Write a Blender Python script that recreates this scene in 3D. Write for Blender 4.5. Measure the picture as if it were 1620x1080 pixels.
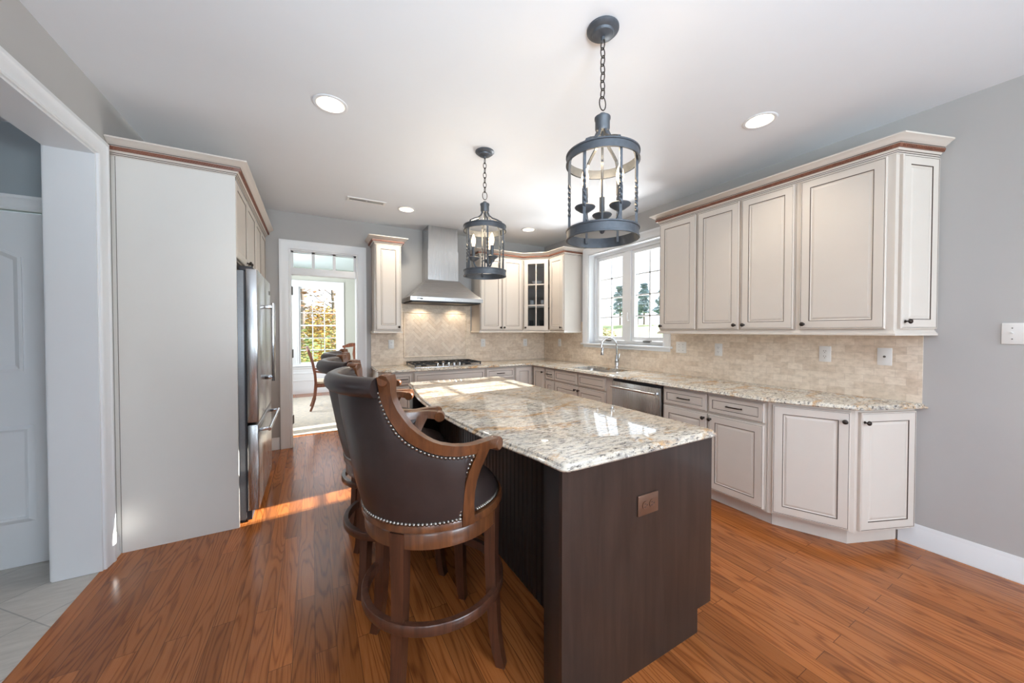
import bpy, bmesh, math, random
from math import sin, cos, pi, radians as R
from mathutils import Vector, Matrix
for o in list(bpy.data.objects): bpy.data.objects.remove(o)
S = bpy.context.scene; COL = S.collection
random.seed(7)

# ------------------------------------------------------------------ camera
cd = bpy.data.cameras.new('camera'); cam = bpy.data.objects.new('camera', cd); COL.objects.link(cam)
cd.sensor_width = 36; cd.lens = 564.18/1620*36; cd.shift_y = -(540-532.14)/1620; cd.clip_start = .02; cd.clip_end = 500
cam.location = (0, 0, 1.3739); cam.rotation_euler = (pi/2-.0163, 0, -.5102)
S.camera = cam

# ------------------------------------------------------------------ light and exposure
S.view_settings.view_transform = 'Standard'; S.view_settings.look = 'None'
S.view_settings.gamma = 1; S.view_settings.use_curve_mapping = False
S.view_settings.exposure = 0.48
S.cycles.use_denoising = True; S.cycles.max_bounces = 10; S.cycles.diffuse_bounces = 6
S.cycles.sample_clamp_indirect = 6; S.cycles.caustics_reflective = False; S.cycles.caustics_refractive = False
w = bpy.data.worlds.new('sky'); S.world = w; w.use_nodes = True
nt = w.node_tree; bg = nt.nodes['Background']
bg.inputs[0].default_value = (.86, .93, 1, 1); bg.inputs[1].default_value = 1.9

def lamp(name, typ, loc, power, color=(1, 1, 1), aim=None, **kw):
    l = bpy.data.lights.new(name, typ); l.energy = power; l.color = color
    for k, v in kw.items(): setattr(l, k, v)
    o = bpy.data.objects.new(name, l); COL.objects.link(o); o.location = loc
    if aim is not None: o.rotation_euler = Vector(aim).to_track_quat('-Z', 'Y').to_euler()
    return o
SUN = (-1, -.105, -.45)
lamp('sunlight', 'SUN', (20, 2, 9), 22, (1, .94, .85), SUN, angle=.009)
# daylight lamps, most of them added fill; not all stand in an opening
DAY = (.74, .87, 1)
lamp('rear_daylight_fill', 'AREA', (1.78, -3.58, 1.55), 62, DAY, (-.25, .95, .8), shape='RECTANGLE', size=1.0, size_y=1.5)  # added fill lamp in an assumed opening behind the camera
lamp('rear_daylight_fill', 'AREA', (2.82, -3.58, 1.55), 50, DAY, (-.35, .95, .8), shape='RECTANGLE', size=.9, size_y=1.5)  # second added fill lamp, in the other assumed rear opening
lamp('left_daylight_fill', 'AREA', (-1.03, -2.0, 1.55), 36, DAY, (.8, .5, 1), shape='RECTANGLE', size=1.6, size_y=1.4)  # added fill from an assumed, unseen opening in the left wall
lamp('ceiling_bounce_fill', 'AREA', (-.1, -2.1, 1.10), 58, (.72, .86, 1), (.14, .78, 1), shape='DISK', size=1.0, spread=R(100))  # unseen lamp added behind the camera to brighten the ceiling
lamp('ground_bounce_fill', 'AREA', (6.0, 3.5, .40), 480, (1, .98, .95), (-1, -.12, .56), shape='RECTANGLE', size=3.0, size_y=.9)  # lamp added low outdoors, standing in for light bounced off the ground
lamp('sink_daylight_fill', 'AREA', (4.6, 3.4, 4.2), 420, DAY, (-1, -.1, -1.6), shape='RECTANGLE', size=2.2, size_y=1.6)  # lamp added outdoors to strengthen daylight through the sink window
lamp('daylight_hall_window', 'AREA', (-3.16, 1.9, 1.6), .8, (.52, .76, 1), (1, 0, 0), shape='RECTANGLE', size=.5, size_y=.6)
lamp('dining_daylight_fill', 'AREA', (-1.03, 7.2, 1.5), 70, (.86, .93, 1), (1, 0, .2), shape='RECTANGLE', size=1.6, size_y=1.6)  # added fill at an unseen opening cut for it in the dining wall

# ------------------------------------------------------------------ materials
def nodes(name):
    m = bpy.data.materials.new(name); m.use_nodes = True; t = m.node_tree
    return m, t, t.nodes['Principled BSDF']
def N(t, typ, **kw):
    n = t.nodes.new(typ)
    for k, v in kw.items():
        if k in n.inputs: n.inputs[k].default_value = v
        else: setattr(n, k, v)
    return n
def ramp(t, src, stops):
    r = t.nodes.new('ShaderNodeValToRGB'); e = r.color_ramp.elements
    while len(e) > 1: e.remove(e[0])
    e[0].position = stops[0][0]; e[0].color = (*stops[0][1], 1)
    for p, c in stops[1:]:
        q = e.new(p); q.color = (*c, 1)
    t.links.new(src, r.inputs[0]); return r.outputs[0]
def mixc(t, fac, a, b, mode='MIX'):
    m = t.nodes.new('ShaderNodeMix'); m.data_type = 'RGBA'; m.blend_type = mode
    for s, v in ((m.inputs[0], fac), (m.inputs[6], a), (m.inputs[7], b)):
        if hasattr(v, 'is_output'): t.links.new(v, s)
        elif isinstance(v, tuple): s.default_value = (*v[:3], 1)
        else: s.default_value = v
    return m.outputs[2]
def coords(t, scale=(1, 1, 1), rot=(0, 0, 0)):
    tc = t.nodes.new('ShaderNodeTexCoord'); mp = t.nodes.new('ShaderNodeMapping')
    mp.inputs['Scale'].default_value = scale; mp.inputs['Rotation'].default_value = rot
    t.links.new(tc.outputs['Object'], mp.inputs[0]); return mp.outputs[0]
def noise(t, vec, scale, detail=3, rough=.5, dist=0):
    n = N(t, 'ShaderNodeTexNoise', Scale=scale, Detail=detail, Roughness=rough, Distortion=dist)
    t.links.new(vec, n.inputs[0]); return n.outputs[0]
def math_(t, op, a, b=0.0, c=None):
    m = t.nodes.new('ShaderNodeMath'); m.operation = op
    for i, v in enumerate((a, b) if c is None else (a, b, c)):
        if hasattr(v, 'is_output'): t.links.new(v, m.inputs[i])
        else: m.inputs[i].default_value = v
    return m.outputs[0]
def bump(t, b, h, strength=.2, dist=.002):
    n = N(t, 'ShaderNodeBump', Strength=strength, Distance=dist); t.links.new(h, n.inputs['Height']); t.links.new(n.outputs[0], b.inputs['Normal'])
def paint(name, c, rough=.5, metal=0, var=.06, scale=9, spec=.5, coat=0, stretch=(1, 1, 1), bmp=0):
    m, t, b = nodes(name)
    f = noise(t, coords(t, stretch), scale, 3)
    t.links.new(mixc(t, f, tuple(x*(1-var) for x in c), tuple(min(1, x*(1+var)) for x in c)), b.inputs['Base Color'])
    b.inputs['Roughness'].default_value = rough; b.inputs['Metallic'].default_value = metal
    b.inputs['Specular IOR Level'].default_value = spec; b.inputs['Coat Weight'].default_value = coat; b.inputs['Coat Roughness'].default_value = .1
    if bmp: bump(t, b, f, bmp)
    return m
def wood(name, dark, light, rough=.3, axis=2, scale=1.0, coat=.2):
    m, t, b = nodes(name)
    sc = [18*scale]*3; sc[axis] = 1.6*scale
    f = noise(t, coords(t, tuple(sc)), 1.6, 5, .6, .8)
    t.links.new(ramp(t, f, [(.3, dark), (.7, light)]), b.inputs['Base Color'])
    b.inputs['Roughness'].default_value = rough; b.inputs['Coat Weight'].default_value = coat; b.inputs['Coat Roughness'].default_value = .12
    return m
def emit(name, c, s):
    m, t, b = nodes(name); f = noise(t, coords(t), 6)
    t.links.new(mixc(t, f, tuple(x*.97 for x in c), c), b.inputs['Emission Color'])
    b.inputs['Base Color'].default_value = (*c, 1); b.inputs['Emission Strength'].default_value = s; return m
def glass(name, tint=(1, 1, 1), refl=1.0):
    m = bpy.data.materials.new(name); m.use_nodes = True; t = m.node_tree; t.nodes.clear()
    o = t.nodes.new('ShaderNodeOutputMaterial'); tr = N(t, 'ShaderNodeBsdfTransparent', Color=(*tint, 1)); g = N(t, 'ShaderNodeBsdfGlossy', Roughness=.01)
    ge = t.nodes.new('ShaderNodeNewGeometry'); dt = t.nodes.new('ShaderNodeVectorMath'); dt.operation = 'DOT_PRODUCT'
    t.links.new(ge.outputs['Normal'], dt.inputs[0]); t.links.new(ge.outputs['Incoming'], dt.inputs[1])
    k = math_(t, 'POWER', math_(t, 'SUBTRACT', 1.0, math_(t, 'ABSOLUTE', dt.outputs['Value'])), 5.0)
    fr = math_(t, 'MULTIPLY_ADD', k, .94, .05); mx = t.nodes.new('ShaderNodeMixShader')
    t.links.new(math_(t, 'MULTIPLY', fr, refl), mx.inputs[0]); t.links.new(tr.outputs[0], mx.inputs[1]); t.links.new(g.outputs[0], mx.inputs[2]); t.links.new(mx.outputs[0], o.inputs[0])
    return m

MAT = {}
MAT['wall'] = paint('wall_paint_grey', (.47, .458, .447), .8, var=.015, bmp=.02)
MAT['dining_wall'] = paint('wall_paint_sage', (.52, .52, .45), .8, var=.015)
MAT['hall_wall'] = paint('wall_paint_hall', (.36, .40, .42), .8, var=.015)
MAT['ceiling'] = paint('ceiling_paint', (.78, .80, .825), .9, var=.01)
MAT['trim'] = paint('white_trim_paint', (.80, .81, .82), .35, var=.01)
MAT['cream'] = paint('cream_cabinet_paint', (.67, .605, .54), .38, var=.02)
MAT['panel'] = paint('tall_panel_paint', (.75, .725, .68), .4, var=.015)
MAT['glaze'] = paint('brown_glaze_line', (.09, .06, .045), .5, var=.2, scale=60)
MAT['rope'] = wood('rope_trim_wood', (.16, .055, .03), (.27, .10, .055), .4, 0)
MAT['bronze'] = paint('oil_rubbed_bronze', (.045, .035, .03), .35, .7, var=.3, scale=40)
MAT['iron'] = paint('brushed_grey_iron', (.090, .100, .115), .45, .4, var=.25, scale=50)
MAT['black'] = paint('cast_iron_black', (.02, .02, .022), .5, .2, var=.2, scale=40)
MAT['dark'] = paint('dark_gasket_plastic', (.03, .03, .035), .6)  # plain dark colour for gaskets, tub, toe panel and feet
MAT['chrome'] = paint('chrome', (.62, .63, .65), .08, 1, var=.03)
MAT['plate'] = paint('white_plastic', (.80, .79, .77), .35, var=.01)
MAT['slot'] = paint('socket_slot', (.12, .11, .10), .5)
MAT['brownplate'] = paint('bronze_plastic_plate', (.16, .085, .055), .3, .3)
MAT['nail'] = paint('antique_nickel_nailheads', (.31, .28, .245), .28, 1, var=.15, scale=80)
MAT['leather'] = paint('dark_brown_leather', (.038, .026, .024), .33, var=.22, scale=26, bmp=.12, spec=.55)
MAT['stoolwood'] = wood('stool_walnut_wood', (.070, .024, .010), (.20, .072, .026), .28, 2, 1.3, .35)
MAT['legwood'] = wood('stool_leg_wood', (.05, .02, .012), (.12, .045, .024), .3, 2, 1.3, .3)
MAT['chairwood'] = wood('mahogany_chair', (.10, .03, .015), (.26, .085, .04), .3, 2, 1.2, .3)
MAT['seatcloth'] = paint('tan_seat_cloth', (.62, .50, .38), .9, var=.1, scale=60)
MAT['espresso'] = wood('espresso_stained_wood', (.023, .0155, .013), (.045, .029, .023), .36, 2, .8, .25)
MAT['bead'] = paint('black_stained_beadboard', (.022, .018, .017), .38, var=.2, scale=20)
MAT['pane'] = glass('window_glass', (.97, .985, 1))
MAT['cabglass'] = glass('cabinet_glass', (.80, .83, .86))
MAT['transom'] = glass('transom_glass', (.86, .91, .88), 2.2)
MAT['china'] = paint('white_china', (.80, .80, .80), .15)
MAT['bulb'] = emit('candle_bulb_glow', (1, .70, .40), 3.2)
MAT['lamp'] = emit('downlight_lens', (1, .93, .80), 6)
MAT['reflector'] = paint('warm_downlight_reflector', (.88, .78, .62), .35)
MAT['sinksteel'] = paint('satin_sink_steel', (.52, .50, .48), .3, 1, var=.05)
def steel(name, axis, c=(.56, .555, .55), rough=.26):
    m, t, b = nodes(name); s = [160, 160, 160]; s[axis] = 1.5
    f = noise(t, coords(t, tuple(s)), 2.0, 3)
    t.links.new(mixc(t, f, tuple(x*.93 for x in c), tuple(x*1.05 for x in c)), b.inputs['Base Color'])
    b.inputs['Metallic'].default_value = 1
    t.links.new(math_(t, 'MULTIPLY_ADD', f, .12, rough-.06), b.inputs['Roughness'])
    b.inputs['Anisotropic'].default_value = .4
    return m
MAT['steel'] = steel('brushed_stainless', 2)
MAT['steelx'] = steel('brushed_stainless_across', 0)
MAT['fridgeside'] = paint('fridge_side_grey', (.20, .21, .22), .4, .4, var=.12, scale=90)

def mk_floor():
    m, t, b = nodes('stained_oak_planks')
    tc = t.nodes.new('ShaderNodeTexCoord'); sp = t.nodes.new('ShaderNodeSeparateXYZ'); t.links.new(tc.outputs['Object'], sp.inputs[0])
    x, y = sp.outputs[0], sp.outputs[1]
    cb = t.nodes.new('ShaderNodeCombineXYZ'); t.links.new(y, cb.inputs[0]); t.links.new(x, cb.inputs[1])
    br = N(t, 'ShaderNodeTexBrick', Color1=(0, 0, 0, 1), Color2=(1, 1, 1, 1), Mortar=(.5, .5, .5, 1), Scale=1)
    br.offset = .37; br.offset_frequency = 2
    for k, v in (('Mortar Size', .0011), ('Brick Width', 1.05), ('Row Height', .083), ('Mortar Smooth', .2)): br.inputs[k].default_value = v
    t.links.new(cb.outputs[0], br.inputs[0])
    val = N(t, 'ShaderNodeRGBToBW'); t.links.new(br.outputs[0], val.inputs[0]); v = val.outputs[0]
    g = t.nodes.new('ShaderNodeCombineXYZ')
    t.links.new(math_(t, 'MULTIPLY_ADD', v, 31.0, math_(t, 'MULTIPLY', x, 7)), g.inputs[0])
    t.links.new(math_(t, 'MULTIPLY_ADD', v, 17.0, math_(t, 'MULTIPLY', y, .62)), g.inputs[1])
    t.links.new(math_(t, 'MULTIPLY', v, 23.0), g.inputs[2])
    n1 = noise(t, g.outputs[0], 1.0, 2, .45, .15)
    rings = math_(t, 'POWER', math_(t, 'MULTIPLY_ADD', math_(t, 'SINE', math_(t, 'MULTIPLY', n1, 115)), .5, .5), 3.0)
    g2 = t.nodes.new('ShaderNodeCombineXYZ')
    t.links.new(math_(t, 'MULTIPLY', x, 210), g2.inputs[0]); t.links.new(math_(t, 'MULTIPLY_ADD', v, 40, math_(t, 'MULTIPLY', y, 7)), g2.inputs[1])
    n2 = noise(t, g2.outputs[0], 1.0, 3, .6)
    gr = math_(t, 'ADD', math_(t, 'MULTIPLY_ADD', rings, -.30, .70), math_(t, 'MULTIPLY_ADD', n2, .7, -.35))
    c = ramp(t, gr, [(.12, (.085, .022, .007)), (.38, (.235, .070, .019)), (.62, (.355, .116, .031)), (.9, (.41, .145, .042))])
    tint = ramp(t, v, [(0, (.74, .70, .68)), (.5, (1, 1, 1)), (1, (1.22, 1.16, 1.08))])
    c = mixc(t, 1.0, c, tint, 'MULTIPLY')
    c = mixc(t, math_(t, 'MULTIPLY', br.outputs[1], .8), c, (.04, .015, .008))
    t.links.new(c, b.inputs['Base Color'])
    t.links.new(math_(t, 'MULTIPLY_ADD', n2, .12, .13), b.inputs['Roughness'])
    b.inputs['Specular IOR Level'].default_value = .36
    bump(t, b, math_(t, 'SUBTRACT', math_(t, 'MULTIPLY', n2, .15), br.outputs[1]), .12, .001)
    return m
MAT['floor'] = mk_floor()

def mk_granite():
    m, t, b = nodes('polished_cream_gold_granite')
    v = coords(t, (3.0, 9.0, 6), (0, 0, R(24))); v2 = coords(t, (1.3, 2.6, 2), (0, 0, R(24)))
    big = noise(t, v2, 2.6, 5, .65, .8)
    base = ramp(t, big, [(.30, (.50, .46, .40)), (.42, (.66, .585, .475)), (.56, (.74, .68, .58)), (.72, (.57, .49, .385))])
    gold = noise(t, v2, 2.7, 6, .7, .9)
    base = mixc(t, ramp(t, gold, [(.51, (0, 0, 0)), (.63, (.85, .85, .85))]), base, (.55, .29, .085))
    grey = noise(t, v, 5.5, 6, .75, .4)
    base = mixc(t, ramp(t, grey, [(.485, (0, 0, 0)), (.61, (.8, .75, .75))]), base, (.30, .285, .28))
    dk = noise(t, v, 11, 6, .78, .3)
    base = mixc(t, ramp(t, dk, [(.535, (0, 0, 0)), (.605, (.95, .95, .95))]), base, (.045, .034, .03))
    sp = noise(t, coords(t, (1, 2, 1), (0, 0, R(24))), 75, 3, .7)
    base = mixc(t, ramp(t, sp, [(.60, (0, 0, 0)), (.70, (.8, .8, .8))]), base, (.14, .11, .095))
    lt = noise(t, coords(t, (1, 1.7, 1), (0, 0, R(24))), 38, 3, .6)
    base = mixc(t, ramp(t, lt, [(.58, (0, 0, 0)), (.70, (.75, .75, .75))]), base, (.84, .80, .72))
    t.links.new(base, b.inputs['Base Color'])
    b.inputs['Roughness'].default_value = .035; b.inputs['Specular IOR Level'].default_value = .75
    return m
MAT['granite'] = mk_granite()

def mk_tile(name, ax):
    m, t, b = nodes(name)
    tc = t.nodes.new('ShaderNodeTexCoord'); sp = t.nodes.new('ShaderNodeSeparateXYZ'); t.links.new(tc.outputs['Object'], sp.inputs[0])
    cb = t.nodes.new('ShaderNodeCombineXYZ'); t.links.new(sp.outputs[ax], cb.inputs[0]); t.links.new(sp.outputs[2], cb.inputs[1])
    br = N(t, 'ShaderNodeTexBrick', Color1=(.65, .53, .41, 1), Color2=(.81, .705, .585, 1), Mortar=(.66, .56, .455, 1), Scale=1)
    for k, v in (('Mortar Size', .0014), ('Brick Width', .102), ('Row Height', .0508), ('Mortar Smooth', .3), ('Bias', .25)): br.inputs[k].default_value = v
    t.links.new(cb.outputs[0], br.inputs[0])
    n = noise(t, coords(t, (1, 1, 1.6)), 22, 5, .65)
    c = mixc(t, 1.0, br.outputs[0], ramp(t, n, [(.33, (.86, .83, .79)), (.6, (1.05, 1.04, 1.03))]), 'MULTIPLY')
    t.links.new(c, b.inputs['Base Color']); b.inputs['Roughness'].default_value = .5
    bump(t, b, math_(t, 'SUBTRACT', math_(t, 'MULTIPLY', n, .2), br.outputs[1]), .3, .002)
    return m
MAT['tilex'] = mk_tile('travertine_subway_tile_back', 0); MAT['tiley'] = mk_tile('travertine_subway_tile_right', 1)
def mk_herring():
    m, t, b = nodes('travertine_herringbone_tile')
    g = t.nodes.new('ShaderNodeNewGeometry')
    c = ramp(t, g.outputs['Random Per Island'], [(0, (.71, .59, .475)), (.5, (.78, .66, .545)), (1, (.82, .715, .60))])
    n = noise(t, coords(t), 25, 4, .65)
    t.links.new(mixc(t, 1.0, c, ramp(t, n, [(.35, (.9, .88, .86)), (.62, (1.04, 1.03, 1.02))]), 'MULTIPLY'), b.inputs['Base Color']); b.inputs['Roughness'].default_value = .45
    return m
MAT['herring'] = mk_herring()
def mk_halltile():
    m, t, b = nodes('grey_beige_floor_tile')
    v = coords(t, rot=(0, 0, R(45)))
    br = N(t, 'ShaderNodeTexBrick', Color1=(.50, .465, .42, 1), Color2=(.58, .54, .49, 1), Mortar=(.36, .34, .31, 1), Scale=1); br.offset = 0
    for k, q in (('Mortar Size', .003), ('Brick Width', .33), ('Row Height', .33)): br.inputs[k].default_value = q
    t.links.new(v, br.inputs[0]); n = noise(t, coords(t, (2, 9, 1), (0, 0, R(45))), 4, 5, .65)
    t.links.new(mixc(t, 1.0, br.outputs[0], ramp(t, n, [(.3, (.86, .85, .84)), (.7, (1.08, 1.08, 1.08))]), 'MULTIPLY'), b.inputs['Base Color']); b.inputs['Roughness'].default_value = .35
    return m
MAT['halltile'] = mk_halltile()
def mk_rug():
    m, t, b = nodes('faded_oriental_rug')
    n = noise(t, coords(t, (3, 11, 1)), 4, 5, .75); n2 = noise(t, coords(t), 4, 3)
    c = ramp(t, n, [(.38, (.27, .28, .31)), (.48, (.55, .49, .41)), (.62, (.70, .60, .47))])
    t.links.new(mixc(t, math_(t, 'MULTIPLY', n2, .5), c, (.66, .58, .47)), b.inputs['Base Color']); b.inputs['Roughness'].default_value = .95
    return m
MAT['rug'] = mk_rug()
def leafm(name, cols):
    m, t, b = nodes(name); g = t.nodes.new('ShaderNodeNewGeometry')
    t.links.new(ramp(t, g.outputs['Random Per Island'], [(i/(len(cols)-1), c) for i, c in enumerate(cols)]), b.inputs['Base Color']); b.inputs['Roughness'].default_value = .8
    return m
MAT['pine'] = leafm('hazy_pine_needles', [(.30, .37, .40), (.38, .46, .49), (.46, .54, .57)])  # haze and glare are put into the pale blue-grey needle colour
MAT['gold'] = leafm('golden_leaves', [(.34, .17, .015), (.40, .25, .03), (.25, .22, .03), (.36, .12, .02)])
MAT['green'] = leafm('green_yellow_leaves', [(.06, .12, .02), (.13, .17, .03), (.30, .24, .03)])
MAT['rust'] = leafm('rust_leaves', [(.24, .10, .04), (.32, .17, .08), (.30, .20, .12)])
MAT['bark'] = paint('grey_bark', (.20, .15, .12), .9, var=.3)
MAT['lawn'] = paint('lawn_grass', (.11, .17, .05), .95, var=.25, scale=1.5)

# ------------------------------------------------------------------ mesh helpers
def obj(name, bm, mats, parent=None, smooth=35, loc=None, rotz=None, **props):
    bmesh.ops.recalc_face_normals(bm, faces=bm.faces[:])
    me = bpy.data.meshes.new(name); bm.to_mesh(me); bm.free()
    for k in (mats if isinstance(mats, (list, tuple)) else [mats]): me.materials.append(MAT[k])
    if smooth:
        me.shade_smooth(); me.set_sharp_from_angle(angle=R(smooth))
    o = bpy.data.objects.new(name, me); COL.objects.link(o)
    if parent: o.parent = parent
    if loc is not None: o.location = loc
    if rotz is not None: o.rotation_euler = (0, 0, rotz)
    for k, v in props.items(): o[k] = v
    return o
def thing(name, label, cat, loc=(0, 0, 0), rotz=0, group=None):
    o = bpy.data.objects.new(name, None); COL.objects.link(o); o.location = loc; o.rotation_euler = (0, 0, rotz)
    o.empty_display_size = .1; o['label'] = label; o['category'] = cat
    if group: o['group'] = group
    return o
def tag(o, label, cat, group=None):
    o['label'] = label; o['category'] = cat
    if group: o['group'] = group
    return o
def struct(name, bm, mats, parent=None, **k):
    o = obj(name, bm, mats, parent, **k)
    if not parent: o['kind'] = 'structure'
    return o
def dup(root, loc, rotz=0, label=None):
    def cp(o, par):
        c = o.copy(); COL.objects.link(c)
        if par: c.parent = par
        for ch in list(o.children): cp(ch, c)
        return c
    r = cp(root, None); r.location = loc; r.rotation_euler = (0, 0, rotz)
    if label: r['label'] = label
    return r
def B(): return bmesh.new()
def box(bm, x0, x1, y0, y1, z0, z1, mi=0, bev=0, mat=None):
    vs = [bm.verts.new((x, y, z)) for z in (z0, z1) for y in (y0, y1) for x in (x0, x1)]
    if mat is not None:
        for v in vs: v.co = mat @ v.co
    fs = [bm.faces.new([vs[i] for i in q]) for q in ((0, 2, 3, 1), (4, 5, 7, 6), (0, 1, 5, 4), (2, 6, 7, 3), (0, 4, 6, 2), (1, 3, 7, 5))]
    for f in fs: f.material_index = mi
    if bev:
        es = list({e for f in fs for e in f.edges})
        r = bmesh.ops.bevel(bm, geom=es, offset=bev, segments=2, affect='EDGES', profile=.5)
        for f in r['faces']: f.material_index = mi
    return vs
def lathe(bm, prof, seg=24, mat=Matrix(), mi=0, cap=True, arc=None):
    a0, a1 = arc if arc else (0, 2*pi); closed = arc is None
    n = seg if closed else seg+1; rows = []
    for r, z in prof:
        rows.append([bm.verts.new(mat @ Vector((r*cos(a0+(a1-a0)*i/seg), r*sin(a0+(a1-a0)*i/seg), z))) for i in range(n)])
    for a, b in zip(rows, rows[1:]):
        for i in range(n if closed else n-1):
            j = (i+1) % n
            f = bm.faces.new((a[i], a[j], b[j], b[i])); f.material_index = mi
    if cap and closed:
        for row in (rows[0], rows[-1]):
            f = bm.faces.new(row); f.material_index = mi
def ring(bm, r0, r1, z0, z1, seg=40, mat=Matrix(), mi=0):
    lathe(bm, [(r0, z0), (r1, z0), (r1, z1), (r0, z1), (r0, z0)], seg, mat, mi, cap=False)
    bmesh.ops.remove_doubles(bm, verts=bm.verts[:], dist=1e-6)
def tube(bm, pts, rad, seg=8, closed=False, twist=None, mi=0, sq=False):
    pts = [Vector(p) for p in pts]; n = len(pts); rows = []
    up = Vector((0, 0, 1)); prev = None
    for i, p in enumerate(pts):
        a = pts[(i-1) % n] if (i or closed) else p; b = pts[(i+1) % n] if (i < n-1 or closed) else p
        d = (b-a).normalized()
        if prev is None:
            s = d.cross(up)
            if s.length < 1e-4: s = d.cross(Vector((1, 0, 0)))
        else: s = prev-d*prev.dot(d)
        s.normalize(); prev = s.copy(); q = s.cross(d)
        r = rad[i] if isinstance(rad, (list, tuple)) else rad
        tw = twist[i] if twist else 0
        k = 4 if sq else seg
        rows.append([bm.verts.new(p+s*(r*cos(2*pi*j/k+tw))+q*(r*sin(2*pi*j/k+tw))) for j in range(k)])
    k = len(rows[0])
    for i in range(n if closed else n-1):
        a, b = rows[i], rows[(i+1) % n]
        for j in range(k):
            f = bm.faces.new((a[j], a[(j+1) % k], b[(j+1) % k], b[j])); f.material_index = mi
    if not closed:
        for row in (rows[0], rows[-1]):
            f = bm.faces.new(row); f.material_index = mi
def miter(path, closed=False):
    n = len(path); out = []
    for i in range(n):
        p = Vector(path[i]); d = []
        if i or closed: d.append((p-Vector(path[i-1])).normalized())
        if i < n-1 or closed: d.append((Vector(path[(i+1) % n])-p).normalized())
        ns = [Vector((q.y, -q.x)) for q in d]
        if len(ns) == 1: out.append(ns[0])
        else:
            s = ns[0]+ns[1]; out.append(s/(s.length_squared/2) if s.length > 1e-6 else ns[0])
    return out
def sweep(bm, path, prof, f=lambda a, b, c: (a, b, c), closed=False, side=1, mis=None, cap=True, last=1):
    """prof: (out, height) closed loop; out is measured to the right of the path's direction (side=1)"""
    ms = miter(path, closed); rows = []; ms[-1] = ms[-1]*last
    for p, m in zip(path, ms):
        rows.append([bm.verts.new(f(p[0]+m.x*o*side, p[1]+m.y*o*side, h)) for o, h in prof])
    k = len(prof); n = len(path)
    for i in range(n if closed else n-1):
        a, b = rows[i], rows[(i+1) % n]
        for j in range(k):
            q = bm.faces.new((a[j], a[(j+1) % k], b[(j+1) % k], b[j]))
            if mis: q.material_index = mis[j]
    if cap and not closed:
        bm.faces.new(rows[0]); bm.faces.new(rows[-1])
def prism(bm, poly, z0, z1, mi=0):
    a = [bm.verts.new((x, y, z0)) for x, y in poly]; b = [bm.verts.new((x, y, z1)) for x, y in poly]; n = len(poly)
    fs = [bm.faces.new(a), bm.faces.new(b)]+[bm.faces.new((a[i], a[(i+1) % n], b[(i+1) % n], b[i])) for i in range(n)]
    for f in fs: f.material_index = mi
def gridwall(bm, us, zs, holes, f, t0, t1):
    """wall in (u,z) with thickness t0..t1 and rectangular holes; f(u,t,z)->xyz"""
    U = sorted(set(us+[h for q in holes for h in q[:2]])); Z = sorted(set(zs+[h for q in holes for h in q[2:]]))
    solid = lambda i, j: 0 <= i < len(U)-1 and 0 <= j < len(Z)-1 and not any(a-1e-6 <= U[i] and U[i+1] <= b+1e-6 and c-1e-6 <= Z[j] and Z[j+1] <= d+1e-6 for a, b, c, d in holes)
    V = {}
    def v(u, t, z):
        k = (round(u, 5), round(t, 5), round(z, 5))
        if k not in V: V[k] = bm.verts.new(f(u, t, z))
        return V[k]
    for i in range(len(U)-1):
        for j in range(len(Z)-1):
            if not solid(i, j): continue
            a, b, c, d = U[i], U[i+1], Z[j], Z[j+1]
            for t in (t0, t1): bm.faces.new((v(a, t, c), v(b, t, c), v(b, t, d), v(a, t, d)))
            for (di, dj, p, q) in ((-1, 0, (a, c), (a, d)), (1, 0, (b, c), (b, d)), (0, -1, (a, c), (b, c)), (0, 1, (a, d), (b, d))):
                if not solid(i+di, j+dj): bm.faces.new((v(p[0], t0, p[1]), v(p[0], t1, p[1]), v(q[0], t1, q[1]), v(q[0], t0, q[1])))
def fillpoly(bm, outer, holes, z, mi=0):
    es = []
    loops = []
    for lp in [outer]+holes:
        vs = [bm.verts.new((x, y, z)) for x, y in lp]; loops.append(vs)
        es += [bm.edges.new((vs[i], vs[(i+1) % len(vs)])) for i in range(len(vs))]
    r = bmesh.ops.triangle_fill(bm, use_beauty=True, use_dissolve=False, edges=es)
    for g in r['geom']:
        if isinstance(g, bmesh.types.BMFace): g.material_index = mi
    return loops
def circle(cx, cy, r, n=32): return [(cx+r*cos(2*pi*i/n), cy+r*sin(2*pi*i/n)) for i in range(n)]
def panel_rings(bm, w, h, rings, mis, mat=Matrix()):
    """nested rectangles in local x (width), z (height); y negative is outwards"""
    rows = []
    for ins, y in rings:
        rows.append([bm.verts.new(mat @ Vector(p)) for p in ((ins, y, ins), (w-ins, y, ins), (w-ins, y, h-ins), (ins, y, h-ins))])
    for k, (a, b) in enumerate(zip(rows, rows[1:])):
        for i in range(4):
            f = bm.faces.new((a[i], a[(i+1) % 4], b[(i+1) % 4], b[i])); f.material_index = mis[k]
    bm.faces.new(rows[-1]).material_index = mis[-1]
    bm.faces.new(rows[0])
DOOR = [(0, 0), (0, -.016), (.004, -.020), (.0075, -.020), (.0095, -.0185), (.012, -.020), (.056, -.020), (.0575, -.0165), (.0605, -.0165), (.066, -.0125), (.080, -.0165)]
DOORM = [0, 0, 0, 1, 0, 0, 1, 1, 0, 0, 0]
DRAW = [(0, 0), (0, -.016), (.004, -.020), (.0065, -.020), (.0085, -.0185), (.011, -.020), (.034, -.020), (.0355, -.0165), (.038, -.0165), (.041, -.0145), (.047, -.0165)]

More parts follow.
